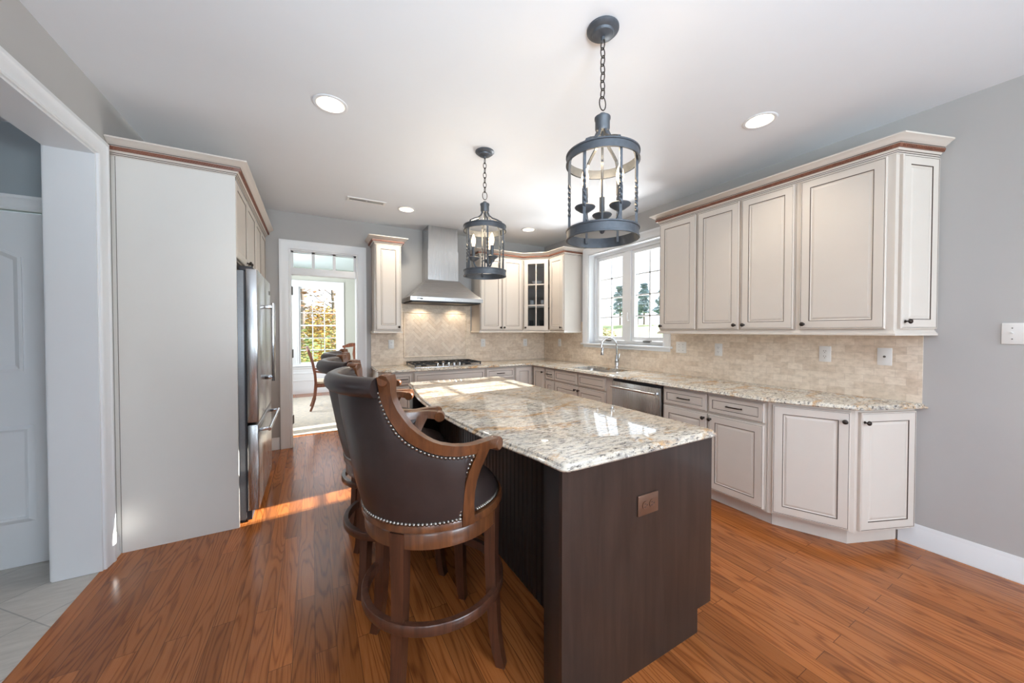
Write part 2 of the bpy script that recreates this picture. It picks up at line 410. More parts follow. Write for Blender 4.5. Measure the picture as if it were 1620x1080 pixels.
# ------------------------------------------------------------------ room shell
XR, YB, ZC, XL = 3.365, 4.913, 2.755, -1.06
DOWN = [(.108, 2.461), (2.58, 1.272), (.945, 4.15), (2.587, 4.162)]
bm = B(); box(bm, -1.07, XR+.2, -3.75, 9.2, -.1, 0); struct('floor', bm, 'floor', smooth=0)
bm = B(); box(bm, -3.3, -1.07, -.2, 3.4, -.1, -.002); struct('floor_hall', bm, 'halltile', smooth=0)
bm = B(); fillpoly(bm, [(XL-.05, -3.7), (XR+.05, -3.7), (XR+.05, YB+.05), (XL-.05, YB+.05)], [circle(x, y, .082) for x, y in DOWN], ZC); struct('ceiling', bm, 'ceiling', smooth=0)
bm = B(); box(bm, -3.4, XR+.2, -3.75, 9.2, 2.96, 3.05); struct('light_blocking_slab', bm, 'ceiling', smooth=0)  # unseen slab added over all the rooms to keep sky light out
bm = B(); box(bm, -1.25, XR+.1, YB+.12, 9.1, ZC, ZC+.05); struct('ceiling_dining', bm, 'ceiling', smooth=0)
bm = B(); box(bm, -3.25, -1.2, -.15, 3.3, 2.56, 2.62); struct('ceiling_hall', bm, 'ceiling', smooth=0)
SW = (2.60, 3.83, 1.20, 2.425)
bm = B(); gridwall(bm, [-3.75, YB+.07], [-.05, 2.96], [SW], lambda u, t, z: (XR+t, u, z), 0, .2); struct('wall_right', bm, 'wall', smooth=0)
bm = B(); gridwall(bm, [YB+.07, 9.2], [-.05, 2.96], [(5.74, 5.88, .9, 2.2), (6.06, 6.22, .9, 2.2)], lambda u, t, z: (XR+t, u, z), 0, .2); struct('wall_dining_right', bm, 'dining_wall', smooth=0)
DO = (-.225, .50, -.05, 2.324)
bm = B(); gridwall(bm, [-1.25, XR], [-.05, 2.96], [DO], lambda u, t, z: (u, YB+t, z), 0, .14); struct('wall_back', bm, 'wall', smooth=0)
bm = B(); gridwall(bm, [-3.75, YB], [-.05, 2.96], [(.9, 2.915, -.05, 2.377), (-2.85, -1.15, .8, 2.3)], lambda u, t, z: (XL-t, u, z), 0, .19); struct('wall_left', bm, 'wall', smooth=0)
bm = B(); gridwall(bm, [XL, XR], [-.05, 2.96], [(1.25, 2.3, .7, 2.4), (2.35, 3.3, .7, 2.4)], lambda u, t, z: (u, -3.6-t, z), 0, .15); struct('wall_rear', bm, 'wall', smooth=0)
DW = (-.285, .53, .62, 2.36)
bm = B(); gridwall(bm, [-1.25, XR], [-.05, 2.96], [DW], lambda u, t, z: (u, 9.0+t, z), 0, .15); struct('wall_dining_far', bm, 'dining_wall', smooth=0)
bm = B(); gridwall(bm, [YB+.14, 9.15], [-.05, 2.96], [(6.3, 8.1, .7, 2.3)], lambda u, t, z: (-1.07-t, u, z), 0, .18); struct('wall_dining_left', bm, 'dining_wall', smooth=0)
bm = B(); gridwall(bm, [-3.2, -1.25], [-.05, 2.96], [(-2.15, -1.33, -.05, 2.065)], lambda u, t, z: (u, 3.19+t, z), 0, .12); struct('wall_hall_far', bm, 'hall_wall', smooth=0)
bm = B(); gridwall(bm, [-.2, 3.4], [-.05, 2.96], [(1.65, 2.15, 1.3, 1.9)], lambda u, t, z: (-3.2-t, u, z), 0, .12); struct('wall_hall_left', bm, 'hall_wall', smooth=0)
bm = B(); box(bm, -3.3, -1.25, -.2, -.08, -.05, 2.96); struct('wall_hall_near', bm, 'hall_wall', smooth=0)

BASE = [(0, 0), (.018, 0), (.018, .012), (.013, .022), (.013, .105), (.009, .112), (.009, .122), (.004, .138), (0, .138)]
def baseboard(name, path, side=1):
    bm = B(); sweep(bm, path, BASE, side=side); struct(name, bm, 'trim')
baseboard('baseboard_right', [(XR-.001, .79), (XR-.001, -3.59)], 1)
baseboard('baseboard_left', [(XL+.001, 3.003), (XL+.001, 3.077)], 1)
baseboard('baseboard_left_near', [(XL+.001, -3.59), (XL+.001, .81)], 1)
baseboard('baseboard_back', [(-.448, YB-.001), (-.34, YB-.001)], 1)
baseboard('baseboard_rear', [(XR-.02, -3.599), (XL+.02, -3.599)], 1)
bm = B(); sweep(bm, [(-1.06, 8.999), (3.34, 8.999)], [(0, 0), (.02, 0), (.02, .10), (.012, .12), (.012, .27), (.018, .275), (.018, .30), (.012, .305), (.012, .43), (.018, .435), (.018, .46), (.012, .465), (.012, .55), (.035, .555), (.035, .585), (0, .59)]); struct('trim_dining_wainscot', bm, 'trim')

CAS = [(0, 0), (0, .012), (.006, .016), (.012, .013), (.022, .017), (.06, .02), (.068, .026), (.084, .026), (.084, 0)]
def casing(name, path, f, w=.084, **k):
    bm = B(); s = w/.084; sweep(bm, path, [(o*s, h) for o, h in CAS], f); return struct(name, bm, 'trim', **k)
# cased opening in the left wall: jamb lining and casing
fl = lambda a, b, c: (XL+c, a, b)
casing('trim_1', [(2.915, 0), (2.915, 2.377), (.9, 2.377), (.9, 0)], fl, .088)
casing('trim_2', [(2.915, 0), (2.915, 2.377), (.9, 2.377), (.9, 0)], lambda a, b, c: (XL-.19-c, a, b), .088)
bm = B()
box(bm, XL-.192, XL+.003, 2.903, 2.916, 0, 2.377); box(bm, XL-.192, XL+.003, .9, .912, 0, 2.377); box(bm, XL-.192, XL+.003, .912, 2.903, 2.365, 2.378)
struct('trim_3', bm, 'trim', smooth=0)
# doorway to the dining room with transom
d1 = thing('door_1', '', ''); del d1['label'], d1['category']; d1['kind'] = 'structure'
fb = lambda a, b, c: (a, YB-c, b)
bm = B(); sweep(bm, [(.50, 0), (.50, 2.324), (-.225, 2.324), (-.225, 0)][::-1], [(-o, h) for o, h in [(x*.105/.084, y) for x, y in CAS]], fb); obj('door_casing', bm, 'trim', d1)
bm = B(); box(bm, -.226, -.213, YB-.012, YB+.15, 0, 2.324); box(bm, .488, .501, YB-.012, YB+.15, 0, 2.324); box(bm, -.213, .488, YB-.012, YB+.15, 2.312, 2.324)
obj('door_jamb', bm, 'trim', d1, smooth=0)
bm = B()
box(bm, -.213, .488, YB+.0, YB+.10, 2.035, 2.115, bev=.004)
for a, b in ((-.213, -.19), (.0, .032), (.226, .258), (.462, .488)): box(bm, a, b, YB+.015, YB+.06, 2.115, 2.312)
box(bm, -.213, .488, YB+.015, YB+.06, 2.295, 2.312)
obj('transom_frame', bm, 'trim', d1)
for a, b in ((-.19, .0), (.032, .226), (.258, .462)):
    bm = B(); box(bm, a, b, YB+.034, YB+.038, 2.115, 2.295); obj('transom_pane', bm, 'transom', d1, smooth=0)
for z in (1.80, 1.05, .26):
    bm = B(); box(bm, -.214, -.208, YB+.045, YB+.095, z, z+.10); lathe(bm, [(.007, 0), (.007, .10)], 8, Matrix.Translation((-.206, YB+.10, z))); obj('hinge', bm, 'slot', d1)
# casing on the dining side
bm = B(); sweep(bm, [(.50, 0), (.50, 2.324), (-.225, 2.324), (-.225, 0)], [(o, h) for o, h in CAS], lambda a, b, c: (a, YB+.14+c, b), side=1); obj('door_casing', bm, 'trim', d1)

# hall door, arched upper panel and square lower panel
d2 = thing('door_2', '', ''); del d2['label'], d2['category']; d2['kind'] = 'structure'
bm = B(); box(bm, -2.148, -1.332, 3.195, 3.232, .0, 2.055, bev=.003)
def moulding(path):
    sweep(bm, path, [(0, 0), (0, .010), (-.012, .014), (-.030, .003), (-.034, 0)], lambda a, b, c: (a, 3.195-c, b), closed=True)
xa, xb = -2.03, -1.465
moulding([(xa, .29), (xb, .29), (xb, .79), (xa, .79)][::-1])
arch = [(xb, 1.14), (xb, 1.80)]+[(xb+(xa-xb)*i/12, 1.80+.10*sin(pi*i/12)) for i in range(1, 12)]+[(xa, 1.80), (xa, 1.14)]
moulding(arch)
obj('door_slab', bm, 'trim', d2)
bm = B(); sweep(bm, [(-1.33, 0), (-1.33, 2.065), (-2.15, 2.065), (-2.15, 0)], CAS, lambda a, b, c: (a, 3.19-c, b)); obj('door_casing', bm, 'trim', d2)
bm = B(); box(bm, -1.345, -1.326, 3.178, 3.196, 1.80, 1.86, bev=.002); obj('hinge', bm, 'slot', d2)

# ------------------------------------------------------------------ windows
def bars(bm, u0, u1, z0, z1, cols, rows, f, t0, t1, w=.012):
    for i in range(1, cols):
        u = u0+(u1-u0)*i/cols; gb(bm, u-w/2, u+w/2, z0, z1, t0, t1, f)
    for j in range(1, rows):
        z = z0+(z1-z0)*j/rows; gb(bm, u0, u1, z-w/2, z+w/2, t0, t1, f)
def gb(bm, u0, u1, z0, z1, t0, t1, f):
    vs = [bm.verts.new(f(u, t, z)) for z in (z0, z1) for t in (t0, t1) for u in (u0, u1)]
    for q in ((0, 2, 3, 1), (4, 5, 7, 6), (0, 1, 5, 4), (2, 6, 7, 3), (0, 4, 6, 2), (1, 3, 7, 5)): bm.faces.new([vs[i] for i in q])
def frame(bm, u0, u1, z0, z1, w, t0, t1, f):
    gb(bm, u0, u0+w, z0, z1, t0, t1, f); gb(bm, u1-w, u1, z0, z1, t0, t1, f); gb(bm, u0+w, u1-w, z0, z0+w, t0, t1, f); gb(bm, u0+w, u1-w, z1-w, z1, t0, t1, f)
w1 = thing('window_1', '', ''); del w1['label'], w1['category']; w1['kind'] = 'structure'
fr = lambda u, t, z: (XR+t, u, z)
bm = B(); frame(bm, 2.602, 3.828, 1.202, 2.423, .045, .09, .195, fr); gb(bm, 3.165, 3.265, 1.247, 2.378, .10, .19, fr); obj('window_frame', bm, 'trim', w1, smooth=0)
bm = B(); frame(bm, 2.602, 3.828, 1.19, 2.423, .012, -.002, .12, fr); obj('window_jamb', bm, 'trim', w1, smooth=0)
for u0, u1 in ((2.647, 3.165), (3.265, 3.783)):
    bm = B(); frame(bm, u0+.002, u1-.002, 1.25, 2.376, .047, .115, .175, fr); s = obj('sash', bm, 'trim', w1, smooth=0)
    bm = B(); gb(bm, u0+.05, u1-.05, 1.295, 2.33, .145, .149, fr); obj('pane', bm, 'pane', s, smooth=0)
    bm = B(); bars(bm, u0+.05, u1-.05, 1.297, 2.328, 2, 4, fr, .138, .156, .018); obj('grille', bm, 'trim', s, smooth=0)
    bm = B(); gb(bm, (u0+u1)/2-.05, (u0+u1)/2+.05, 1.236, 1.252, .08, .118, fr); obj('crank', bm, 'slot', s)
bm = B(); tube(bm, [(XR+.10, 3.19, 1.50), (XR+.07, 3.19, 1.50), (XR+.065, 3.19, 1.52), (XR+.07, 3.19, 1.60)], [.008, .008, .009, .006], 8); obj('latch', bm, 'trim', w1)
bm = B(); sweep(bm, [(2.60, 1.20), (2.60, 2.425), (3.83, 2.425), (3.83, 1.20)], [(-o, h) for o, h in [(x*.092/.084, y) for x, y in CAS]], lambda a, b, c: (XR-c, a, b)); obj('window_casing', bm, 'trim', w1)
bm = B(); box(bm, XR-.045, XR+.10, 2.485, 3.945, 1.180, 1.202, bev=.006); box(bm, XR-.016, XR-.001, 2.512, 3.918, 1.145, 1.181, bev=.004); obj('window_sill', bm, 'trim', w1)

w2 = thing('window_2', '', ''); del w2['label'], w2['category']; w2['kind'] = 'structure'
ff = lambda u, t, z: (u, 9.0+t, z)
bm = B(); frame(bm, DW[0], DW[1], DW[2], DW[3], .03, -.003, .14, ff); obj('window_frame', bm, 'trim', w2, smooth=0)
for z0, z1, t in ((1.475, 2.33, .09), (.65, 1.505, .05)):
    bm = B(); frame(bm, -.255, .50, z0, z1, .03, t, t+.035, ff); s = obj('sash', bm, 'trim', w2, smooth=0)
    bm = B(); gb(bm, -.226, .471, z0+.029, z1-.029, t+.015, t+.018, ff); obj('pane', bm, 'pane', s, smooth=0)
    bm = B(); bars(bm, -.226, .471, z0+.03, z1-.03, 3, 3, ff, t+.008, t+.026, .018); obj('grille', bm, 'trim', s, smooth=0)
bm = B(); sweep(bm, [(-.285, .62), (-.285, 2.36), (.53, 2.36), (.53, .62)], [(-o*1.25, h) for o, h in CAS], lambda a, b, c: (a, 9.0-c, b)); obj('window_casing', bm, 'trim', w2)
bm = B(); box(bm, -.41, .66, 8.94, 9.05, .595, .622, bev=.005); obj('window_sill', bm, 'trim', w2)

# ------------------------------------------------------------------ cabinets
RX = Matrix.Rotation(R(90), 4, 'X')          # lathe axis z -> -y (outwards)
def knob(parent, x, z, y=-.02):
    bm = B(); lathe(bm, [(.0085, 0), (.0075, .003), (.0045, .007), (.0045, .014), (.009, .018), (.0135, .022), (.015, .026), (.0125, .031), (.006, .0335), (.0, .034)], 14, RX, cap=False)
    obj('knob', bm, 'bronze', parent, loc=(x, y, z), smooth=60)
def pull(parent, x, z, y=-.02, w=.105):
    bm = B(); tube(bm, [(-w/2, 0, 0), (-w/2, -.018, .002), (-w/2+.008, -.027, .003), (0, -.031, .004), (w/2-.008, -.027, .003), (w/2, -.018, .002), (w/2, 0, 0)], [.0065, .0045, .005, .0055, .005, .0045, .0065], 8)
    obj('pull_handle', bm, 'bronze', parent, loc=(x, y, z), smooth=60)
def door(parent, x, z, w, h, kn=None, y=0, loc=None, rotz=None, name='door'):
    bm = B(); panel_rings(bm, w, h, DOOR, DOORM)
    d = obj(name, bm, ['cream', 'glaze'], parent, loc=loc or (x, y-.001, z), rotz=rotz, smooth=0)
    if kn: knob(d, *kn)
    return d
def drawer(parent, x, z, w, h, kn=True, name='drawer'):
    bm = B(); panel_rings(bm, w, h, DRAW if h < .2 else DOOR, DOORM); d = obj(name, bm, ['cream', 'glaze'], parent, loc=(x, -.001, z), smooth=0)
    if kn: pull(d, w/2, h/2)
    return d
def body(parent, w, d, z0, z1, toe=True, glz=()):
    bm = B(); box(bm, .001, w-.001, 0, d, z0, z1)
    if toe: box(bm, .001, w-.001, .075, d, 0, z0)
    return obj('carcass', bm, ['cream', 'glaze'], parent, smooth=0)
ZB, ZU0, ZU1 = .105, 1.375, 2.435
G_B = 'base cabinets'; RR = -pi/2
FX = 2.765; DEP = XR-FX-.002
# right wall run, from the corner towards the camera
c = thing('base_cabinet', 'narrow single door base cabinet in the inner corner below the counter', 'cabinet', (FX, 4.315, 0), RR, G_B)
body(c, .325, DEP, ZB, .884); door(c, .03, .12, .275, .745, (.245, .69))
c = thing('base_cabinet', 'slim stack of three cream drawers left of the sink cabinet', 'cabinet', (FX, 3.988, 0), RR, G_B)
body(c, .203, DEP, ZB, .884)
for z, h in ((.725, .14), (.43, .28), (.12, .295)): drawer(c, .006, z, .19, h)
c = thing('base_cabinet', 'sink base cabinet with two doors and false drawer fronts below the window', 'cabinet', (FX, 3.783, 0), RR, G_B)
body(c, 1.038, DEP, ZB, .695); 
bm = B(); box(bm, .001, .018, 0, DEP, .695, .884); box(bm, 1.02, 1.037, 0, DEP, .695, .884); box(bm, .018, 1.02, 0, .018, .695, .884); obj('carcass_rim', bm, 'cream', c, smooth=0)
for i, x in enumerate((.008, .478)):
    drawer(c, x, .725, .452, .14, False, 'false_front'); door(c, x, .12, .452, .585, (.43 if i == 0 else .022, .545))
bm = B(); box(bm, .955, 1.03, -.008, 0, .11, .88); obj('filler_strip', bm, 'cream', c, smooth=0)
c = thing('base_cabinet', 'two door cream base cabinet with two pulls right of the dishwasher', 'cabinet', (FX, 2.135, 0), RR, G_B)
body(c, .84, DEP, ZB, .884)
for i, x in enumerate((.012, .426)):
    drawer(c, x, .727, .402, .138); door(c, x, .12, .402, .590, (.38 if i == 0 else .022, .555))
def poly_cab(name, label, poly, z0, z1, toe=None, group=None):
    c = thing(name, label, 'cabinet', (0, 0, 0), 0, group); bm = B(); prism(bm, poly, z0, z1)
    if toe: prism(bm, toe, 0, z0)
    obj('carcass', bm, ['cream', 'glaze'], c, smooth=0); return c
def angdoor(c, p, q, z, h, m0, m1, kn, name='door', off=0):
    d = Vector(q)-Vector(p); L = d.length; u = d/L; a = math.atan2(u.y, u.x)
    o = Vector(p)+u*m0-Vector((u.y, -u.x))*off
    return door(c, 0, 0, L-m0-m1, h, kn, loc=(o.x, o.y, z), rotz=a, name=name)
P1, P2, P3 = (2.765, 1.285), (2.951, .888), (3.363, .727)
c = poly_cab('base_cabinet', 'angled cream cabinet closing the right end of the counter', [(3.363, 1.293), (2.765, 1.293), P1, P2, P3], ZB, .884, [(3.363, 1.293), (2.84, 1.293), (3.0, .935), (3.345, .80), (3.363, .80)], G_B)
angdoor(c, P1, P2, .12, .745, .022, .022, (.365, .685)); angdoor(c, P2, P3, .12, .745, .022, .012, (.022, .685))
# back wall run
FY = 4.32; DB = YB-FY-.002
c = poly_cab('base_cabinet', 'clipped corner base cabinet left of the cooktop', [(.675, 4.911), (.675, 4.455), (.81, FY), (1.048, FY), (1.048, 4.911)], ZB, .884, [(.75, 4.911), (.75, 4.49), (.85, 4.395), (1.048, 4.395), (1.048, 4.911)], G_B)
d = drawer(c, 0, 0, .215, .14); d.location = (.825, FY-.001, .725); d = door(c, 0, 0, .215, .585, (.195, .545)); d.location = (.825, FY-.001, .12)
c = thing('base_cabinet', 'wide drawer base cabinet under the cooktop', 'cabinet', (1.05, FY, 0), 0, G_B)
body(c, .958, DB, ZB, .80)
bm = B(); box(bm, .001, .957, 0, .018, .80, .884); obj('carcass_rim', bm, 'cream', c, smooth=0)
for z, h in ((.725, .14), (.43, .28), (.12, .295)): drawer(c, .012, z, .934, h, z < .7)
c = thing('base_cabinet', 'cream drawer and door base cabinet just right of the cooktop', 'cabinet', (2.01, FY, 0), 0, G_B)
body(c, .445, DB, ZB, .884); drawer(c, .008, .725, .428, .14); door(c, .008, .12, .428, .585, (.022, .545))
c = thing('base_cabinet', 'plain corner base cabinet door facing the island end', 'cabinet', (2.458, FY, 0), 0, G_B)
body(c, .306, DB, ZB, .884); door(c, .012, .12, .262, .745)

# uppers on the right wall
LRAIL = [(.0, 0), (.016, 0), (.016, .012), (.008, .02), (.004, .03), (0, .03)]
CROWN = [(0, 0, 0), (.006, 0, 0), (.006, .005, 1), (.009, .008, 0), (.011, .014, 1), (.0145, .017, 0), (.021, .027, 0), (.030, .050, 0), (.031, .0525, 1), (.034, .056, 0), (.040, .060, 0), (.051, .067, 0), (.062, .077, 0), (.069, .080, 0), (.075, .083, 0), (.075, .092, 0), (0, .092, 0)]
def crown(parent, path, z, last=1):
    bm = B(); sweep(bm, path, [(o, z+h) for o, h, m in CROWN], mis=[m for _, _, m in CROWN], last=last); c = obj('crown_molding', bm, ['cream', 'glaze'], parent, smooth=50)
    bm = B(); ms = miter(path)
    sweep(bm, path, [(.021, z+.028), (.031, z+.0285), (.035, z+.048), (.029, z+.0495)], last=last)
    # carved beads of the rope
    for a, b in zip(path, path[1:]):
        a, b = Vector(a), Vector(b); L = (b-a).length; u = (b-a)/L; n = Vector((u.y, -u.x)); k = int(L/.013)
        for i in range(k):
            p = a+u*(L*(i+.5)/k)+n*.0335
            m = Matrix.Translation((p.x, p.y, z+.0385)) @ Matrix.Rotation(math.atan2(u.y, u.x), 4, 'Z') @ Matrix.Rotation(R(30), 4, 'Y')
            box(bm, -.0035, .0035, -.003, .003, -.008, .008, mat=m)
    obj('rope_trim', bm, 'rope', parent, smooth=0)
def lrail(parent, path, z=1.345):
    bm = B(); sweep(bm, path, [(o, z+h) for o, h in LRAIL]); obj('light_rail', bm, 'cream', parent)
G_U = 'wall cabinets right of the sink window'; UX = 3.05; UD = XR-UX-.002
c = thing('wall_cabinet', 'single door wall cabinet nearest the sink window', 'cabinet', (UX, 2.405, 0), RR, G_U)
body(c, .398, UD, ZU0, ZU1, False); door(c, .008, 1.385, .382, 1.04, (.025, .035))
c = thing('wall_cabinet', 'double door wall cabinet in the middle of the right wall', 'cabinet', (UX, 2.006, 0), RR, G_U)
body(c, .752, UD, ZU0, ZU1, False); door(c, .006, 1.385, .362, 1.04, (.335, .035)); door(c, .384, 1.385, .362, 1.04, (.027, .035))
Q1, Q2 = (UX, .752), (3.363, .650)
c = poly_cab('wall_cabinet', 'large wall cabinet with angled end door at the right', [(3.363, 1.252), (UX, 1.252), Q1, Q2], ZU0, ZU1, None, G_U)
door(c, 0, 0, .437, 1.04, (.027, .035), loc=(UX-.001, 1.222, 1.385), rotz=RR); angdoor(c, Q1, Q2, 1.385, 1.04, .028, .012, (.03, .045))
c = thing('cabinet_crown', 'cream crown molding with brown rope line over the right wall cabinets', 'crown molding')
pth = [(XR-.002, 2.405), (UX, 2.405), (UX, .752), (3.363, .650)]
crown(c, pth, ZU1-.005)
lrail(c, pth)

# uppers on the back wall: left tower, right pair, diagonal glass corner, single
UY = 4.608; UDB = YB-UY-.002
c = thing('wall_cabinet', 'narrow single door wall cabinet left of the range hood', 'cabinet', (.668, UY, 0), 0)
body(c, .312, UDB, ZU0, 2.44, False); door(c, .010, 1.385, .292, 1.045, (.268, .035))
pth = [(0, UDB), (0, 0), (.312, 0), (.312, UDB)]; crown(c, pth, 2.432); lrail(c, pth)
G_C = 'wall cabinets right of the range hood'
c = thing('wall_cabinet', 'double door wall cabinet right of the range hood', 'cabinet', (2.058, UY, 0), 0, G_C)
body(c, .702, UDB, ZU0, ZU1, False); door(c, .008, 1.385, .336, 1.04, (.312, .035)); door(c, .352, 1.385, .336, 1.04, (.024, .035))
c = thing('wall_cabinet', 'diagonal corner wall cabinet with six pane glass door', 'cabinet', (0, 0, 0), 0, G_C)
D1, D2 = (2.765, UY), (3.06, 4.322)
poly = [D1, (2.765, 4.909), (3.361, 4.909), (3.361, 4.322), D2]
bm = B()
for z0, z1 in ((ZU0, ZU0+.018), (ZU1-.018, ZU1)): prism(bm, poly, z0, z1)
for (ax, ay), (bx, by) in zip(poly, poly[1:]):
    u = (Vector((bx, by))-Vector((ax, ay))).normalized(); n = Vector((u.y, -u.x))*.016
    prism(bm, [(ax, ay), (bx, by), (bx+n.x, by+n.y), (ax+n.x, ay+n.y)], ZU0+.018, ZU1-.018)
obj('carcass', bm, 'cream', c, smooth=0)
SH = [1.39+1.04*f for f in (.335, .655)]
for z in SH:
    bm = B(); prism(bm, [(2.80, 4.62), (2.785, 4.89), (3.34, 4.89), (3.34, 4.345), (3.08, 4.355)], z-.016, z); obj('shelf', bm, 'cream', c, smooth=0)
dv = Vector(D2)-Vector(D1); L = dv.length; u = dv/L; a = math.atan2(u.y, u.x)
g = bpy.data.objects.new('glass_door', bpy.data.meshes.new('glass_door'))
bm = B(); W_, H_ = L-.05, 1.04
def bx(x0, x1, z0, z1, y0=-.02, y1=0, mi=0): box(bm, x0, x1, y0, y1, z0, z1, mi)
bx(0, .058, 0, H_); bx(W_-.058, W_, 0, H_); bx(.058, W_-.058, 0, .06); bx(.058, W_-.058, H_-.06, H_)
for x in (.0575, W_-.0595): bx(x, x+.002, .06, H_-.06, -.0215, -.019, 1)
for z in (.0595, H_-.0615): bx(.058, W_-.058, z, z+.002, -.0215, -.019, 1)
bx(W_/2-.008, W_/2+.008, .06, H_-.06, -.017, -.004)
for f in (1/3, 2/3): bx(.058, W_-.058, .06+(H_-.12)*f-.008, .06+(H_-.12)*f+.008, -.017, -.004)
o = Vector(D1)+u*.025; g = obj('glass_door', bm, ['cream', 'glaze'], c, loc=(o.x, o.y, 1.385), rotz=a, smooth=0)
bm = B(); box(bm, .058, W_-.058, -.009, -.006, .06, H_-.06); obj('pane', bm, 'cabglass', g, smooth=0)
knob(g, .027, .035)
c = thing('wall_cabinet', 'single door wall cabinet with white end panel left of the sink window', 'cabinet', (3.06, 4.318, 0), RR, G_C)
body(c, .343, XR-3.06-.002, ZU0, ZU1, False); door(c, .01, 1.385, .322, 1.04, (.29, .035))
c = thing('cabinet_crown', 'cream crown molding bending around the back corner wall cabinets', 'crown molding')
pth = [(2.058, YB-.002), (2.058, UY), D1, D2, (3.06, 3.975), (XR-.002, 3.975)]
crown(c, pth, ZU1-.005); lrail(c, pth)
# things behind the glass door
def bowl(loc, r, label, name='bowl', cat='bowl'):
    bm = B(); lathe(bm, [(r*.4, 0), (r*.42, .006), (r*.8, r*.32), (r, r*.62), (r*.96, r*.63), (r*.76, r*.34), (r*.38, .012), (0, .010)], 24, cap=False)
    tag(obj(name, bm, 'china', None, loc=loc, smooth=60), label, cat)
bowl((3.0, 4.58, SH[1]+.001), .085, 'white serving bowl on the top shelf behind the glass door')
for i, (x, y, s, lab) in enumerate([(2.96, 4.66, SH[0], 'white mug on the middle shelf behind the left panes'), (3.08, 4.53, SH[0], 'white mug on the middle shelf behind the right panes')]):
    bm = B(); lathe(bm, [(.03, 0), (.036, .004), (.038, .10), (.035, .10), (.033, .008), (0, .006)], 20, cap=False); tag(obj('mug', bm, 'china', None, loc=(x, y, s+.001), smooth=60), lab, 'mug', 'mugs in the glass cabinet')
for x, y, lab in ((2.95, 4.66, 'clear tumbler on the bottom of the glass cabinet, left'), (3.06, 4.54, 'clear tumbler on the bottom of the glass cabinet, right')):
    bm = B(); lathe(bm, [(.028, 0), (.036, .14), (.033, .14), (.026, .006), (0, .006)], 20, cap=False); tag(obj('tumbler', bm, 'cabglass', None, loc=(x, y, ZU0+.019), smooth=60), lab, 'glass', 'tumblers in the glass cabinet')

# fridge surround on the left and the pantry behind it
PX = -.455
c = thing('refrigerator_surround', 'tall cream side panel and cabinet over the refrigerator with rope crown', 'cabinet', (XL, 3.08, 0))
bm = B(); box(bm, .024, .605, 0, .02, 0, 2.44); obj('side_panel', bm, 'panel', c, smooth=0)
bm = B(); box(bm, .002, .020, .003, .02, 0, 2.44); obj('filler_strip', bm, 'panel', c, smooth=0)
bm = B(); box(bm, .002, .606, .004, .0195, 2.41, 2.44); box(bm, .0195, .0245, .006, .0195, 0, 2.41); obj('shadow_line', bm, 'glaze', c, smooth=0)
bm = B(); box(bm, .002, .585, .022, 1.005, 1.875, 2.44); obj('carcass', bm, 'cream', c, smooth=0)
for y0, k in ((.030, .44), (.515, .03)): door(c, 0, 0, .475, .54, (k, .03), loc=(.586, y0, 1.885), rotz=pi/2)
crown(c, [(.002, 0), (.605, 0), (.605, 1.825)], 2.432)
c = thing('pantry_cabinet', 'tall cream pantry beyond the refrigerator beside the dining doorway', 'cabinet', (-.475, 4.088, 0), pi/2)
body(c, .817, .583, ZB, 2.44)
for x, k in ((.012, .37), (.412, .027)):
    door(c, x, 1.46, .392, .965, (k, .035)); door(c, x, .12, .392, 1.32, (k, 1.28))

# ------------------------------------------------------------------ stone counters
def offpoly(poly, offs):
    n = len(poly); out = []
    for i in range(n):
        p0, p1, p2 = Vector(poly[i-1]), Vector(poly[i]), Vector(poly[(i+1) % n])
        d1, d2 = (p1-p0).normalized(), (p2-p1).normalized()
        a, b = p1-Vector((d1.y, -d1.x))*offs[i-1], p1-Vector((d2.y, -d2.x))*offs[i]
        cr = d1.x*d2.y-d1.y*d2.x
        if abs(cr) < 1e-5: out.append(tuple(a)); continue
        t = ((b.x-a.x)*d2.y-(b.y-a.y)*d2.x)/cr; out.append(tuple(a+d1*t))
    return out
EDGE = [(.012, .884), (.004, .886), (0, .891), (.0, .894), (.004, .8985), (.009, .900), (.011, .904), (.012, .909), (.016, .9125), (.021, .914)]
def slab(name, poly, wt, holes=()):
    bm = B(); rows = []
    for ins, z in EDGE:
        rows.append([bm.verts.new((x, y, z)) for x, y in offpoly(poly, [ins*k for k in wt])])
    n = len(poly)
    for a, b in zip(rows, rows[1:]):
        for i in range(n): bm.faces.new((a[i], a[(i+1) % n], b[(i+1) % n], b[i]))
    lo = fillpoly(bm, [tuple(v.co[:2]) for v in rows[0]], list(holes), .884); hi = fillpoly(bm, [tuple(v.co[:2]) for v in rows[-1]], list(holes), .914)
    for a, b in zip(lo[1:], hi[1:]):
        for i in range(len(a)): bm.faces.new((a[i], a[(i+1) % len(a)], b[(i+1) % len(a)], b[i]))
    bmesh.ops.remove_doubles(bm, verts=bm.verts[:], dist=1e-5)
    return obj(name, bm, 'granite', smooth=30)
def rrect(x0, x1, y0, y1, r, n=5):
    out = []
    for cx, cy, a in ((x1-r, y0+r, -90), (x1-r, y1-r, 0), (x0+r, y1-r, 90), (x0+r, y0+r, 180)):
        out += [(cx+r*cos(R(a+90*i/n)), cy+r*sin(R(a+90*i/n))) for i in range(n+1)]
    return out
SK = rrect(2.82, 3.20, 2.90, 3.55, .05)
pl = [(.655, 4.411), (.79, 4.268), (2.700, 4.268), (2.700, 1.275), (2.905, .850), (3.361, .668), (3.361, YB-.003), (.655, YB-.003)]
tag(slab('kitchen_countertop', pl, [1, 1, 1, 1, 1, 0, 0, 1], [SK]), 'L shaped cream and gold granite countertop along the back and right walls', 'countertop')
def arcpts(cx, cy, r, a0, a1, n=4): return [(cx+r*cos(R(a0+(a1-a0)*i/n)), cy+r*sin(R(a0+(a1-a0)*i/n))) for i in range(n+1)]
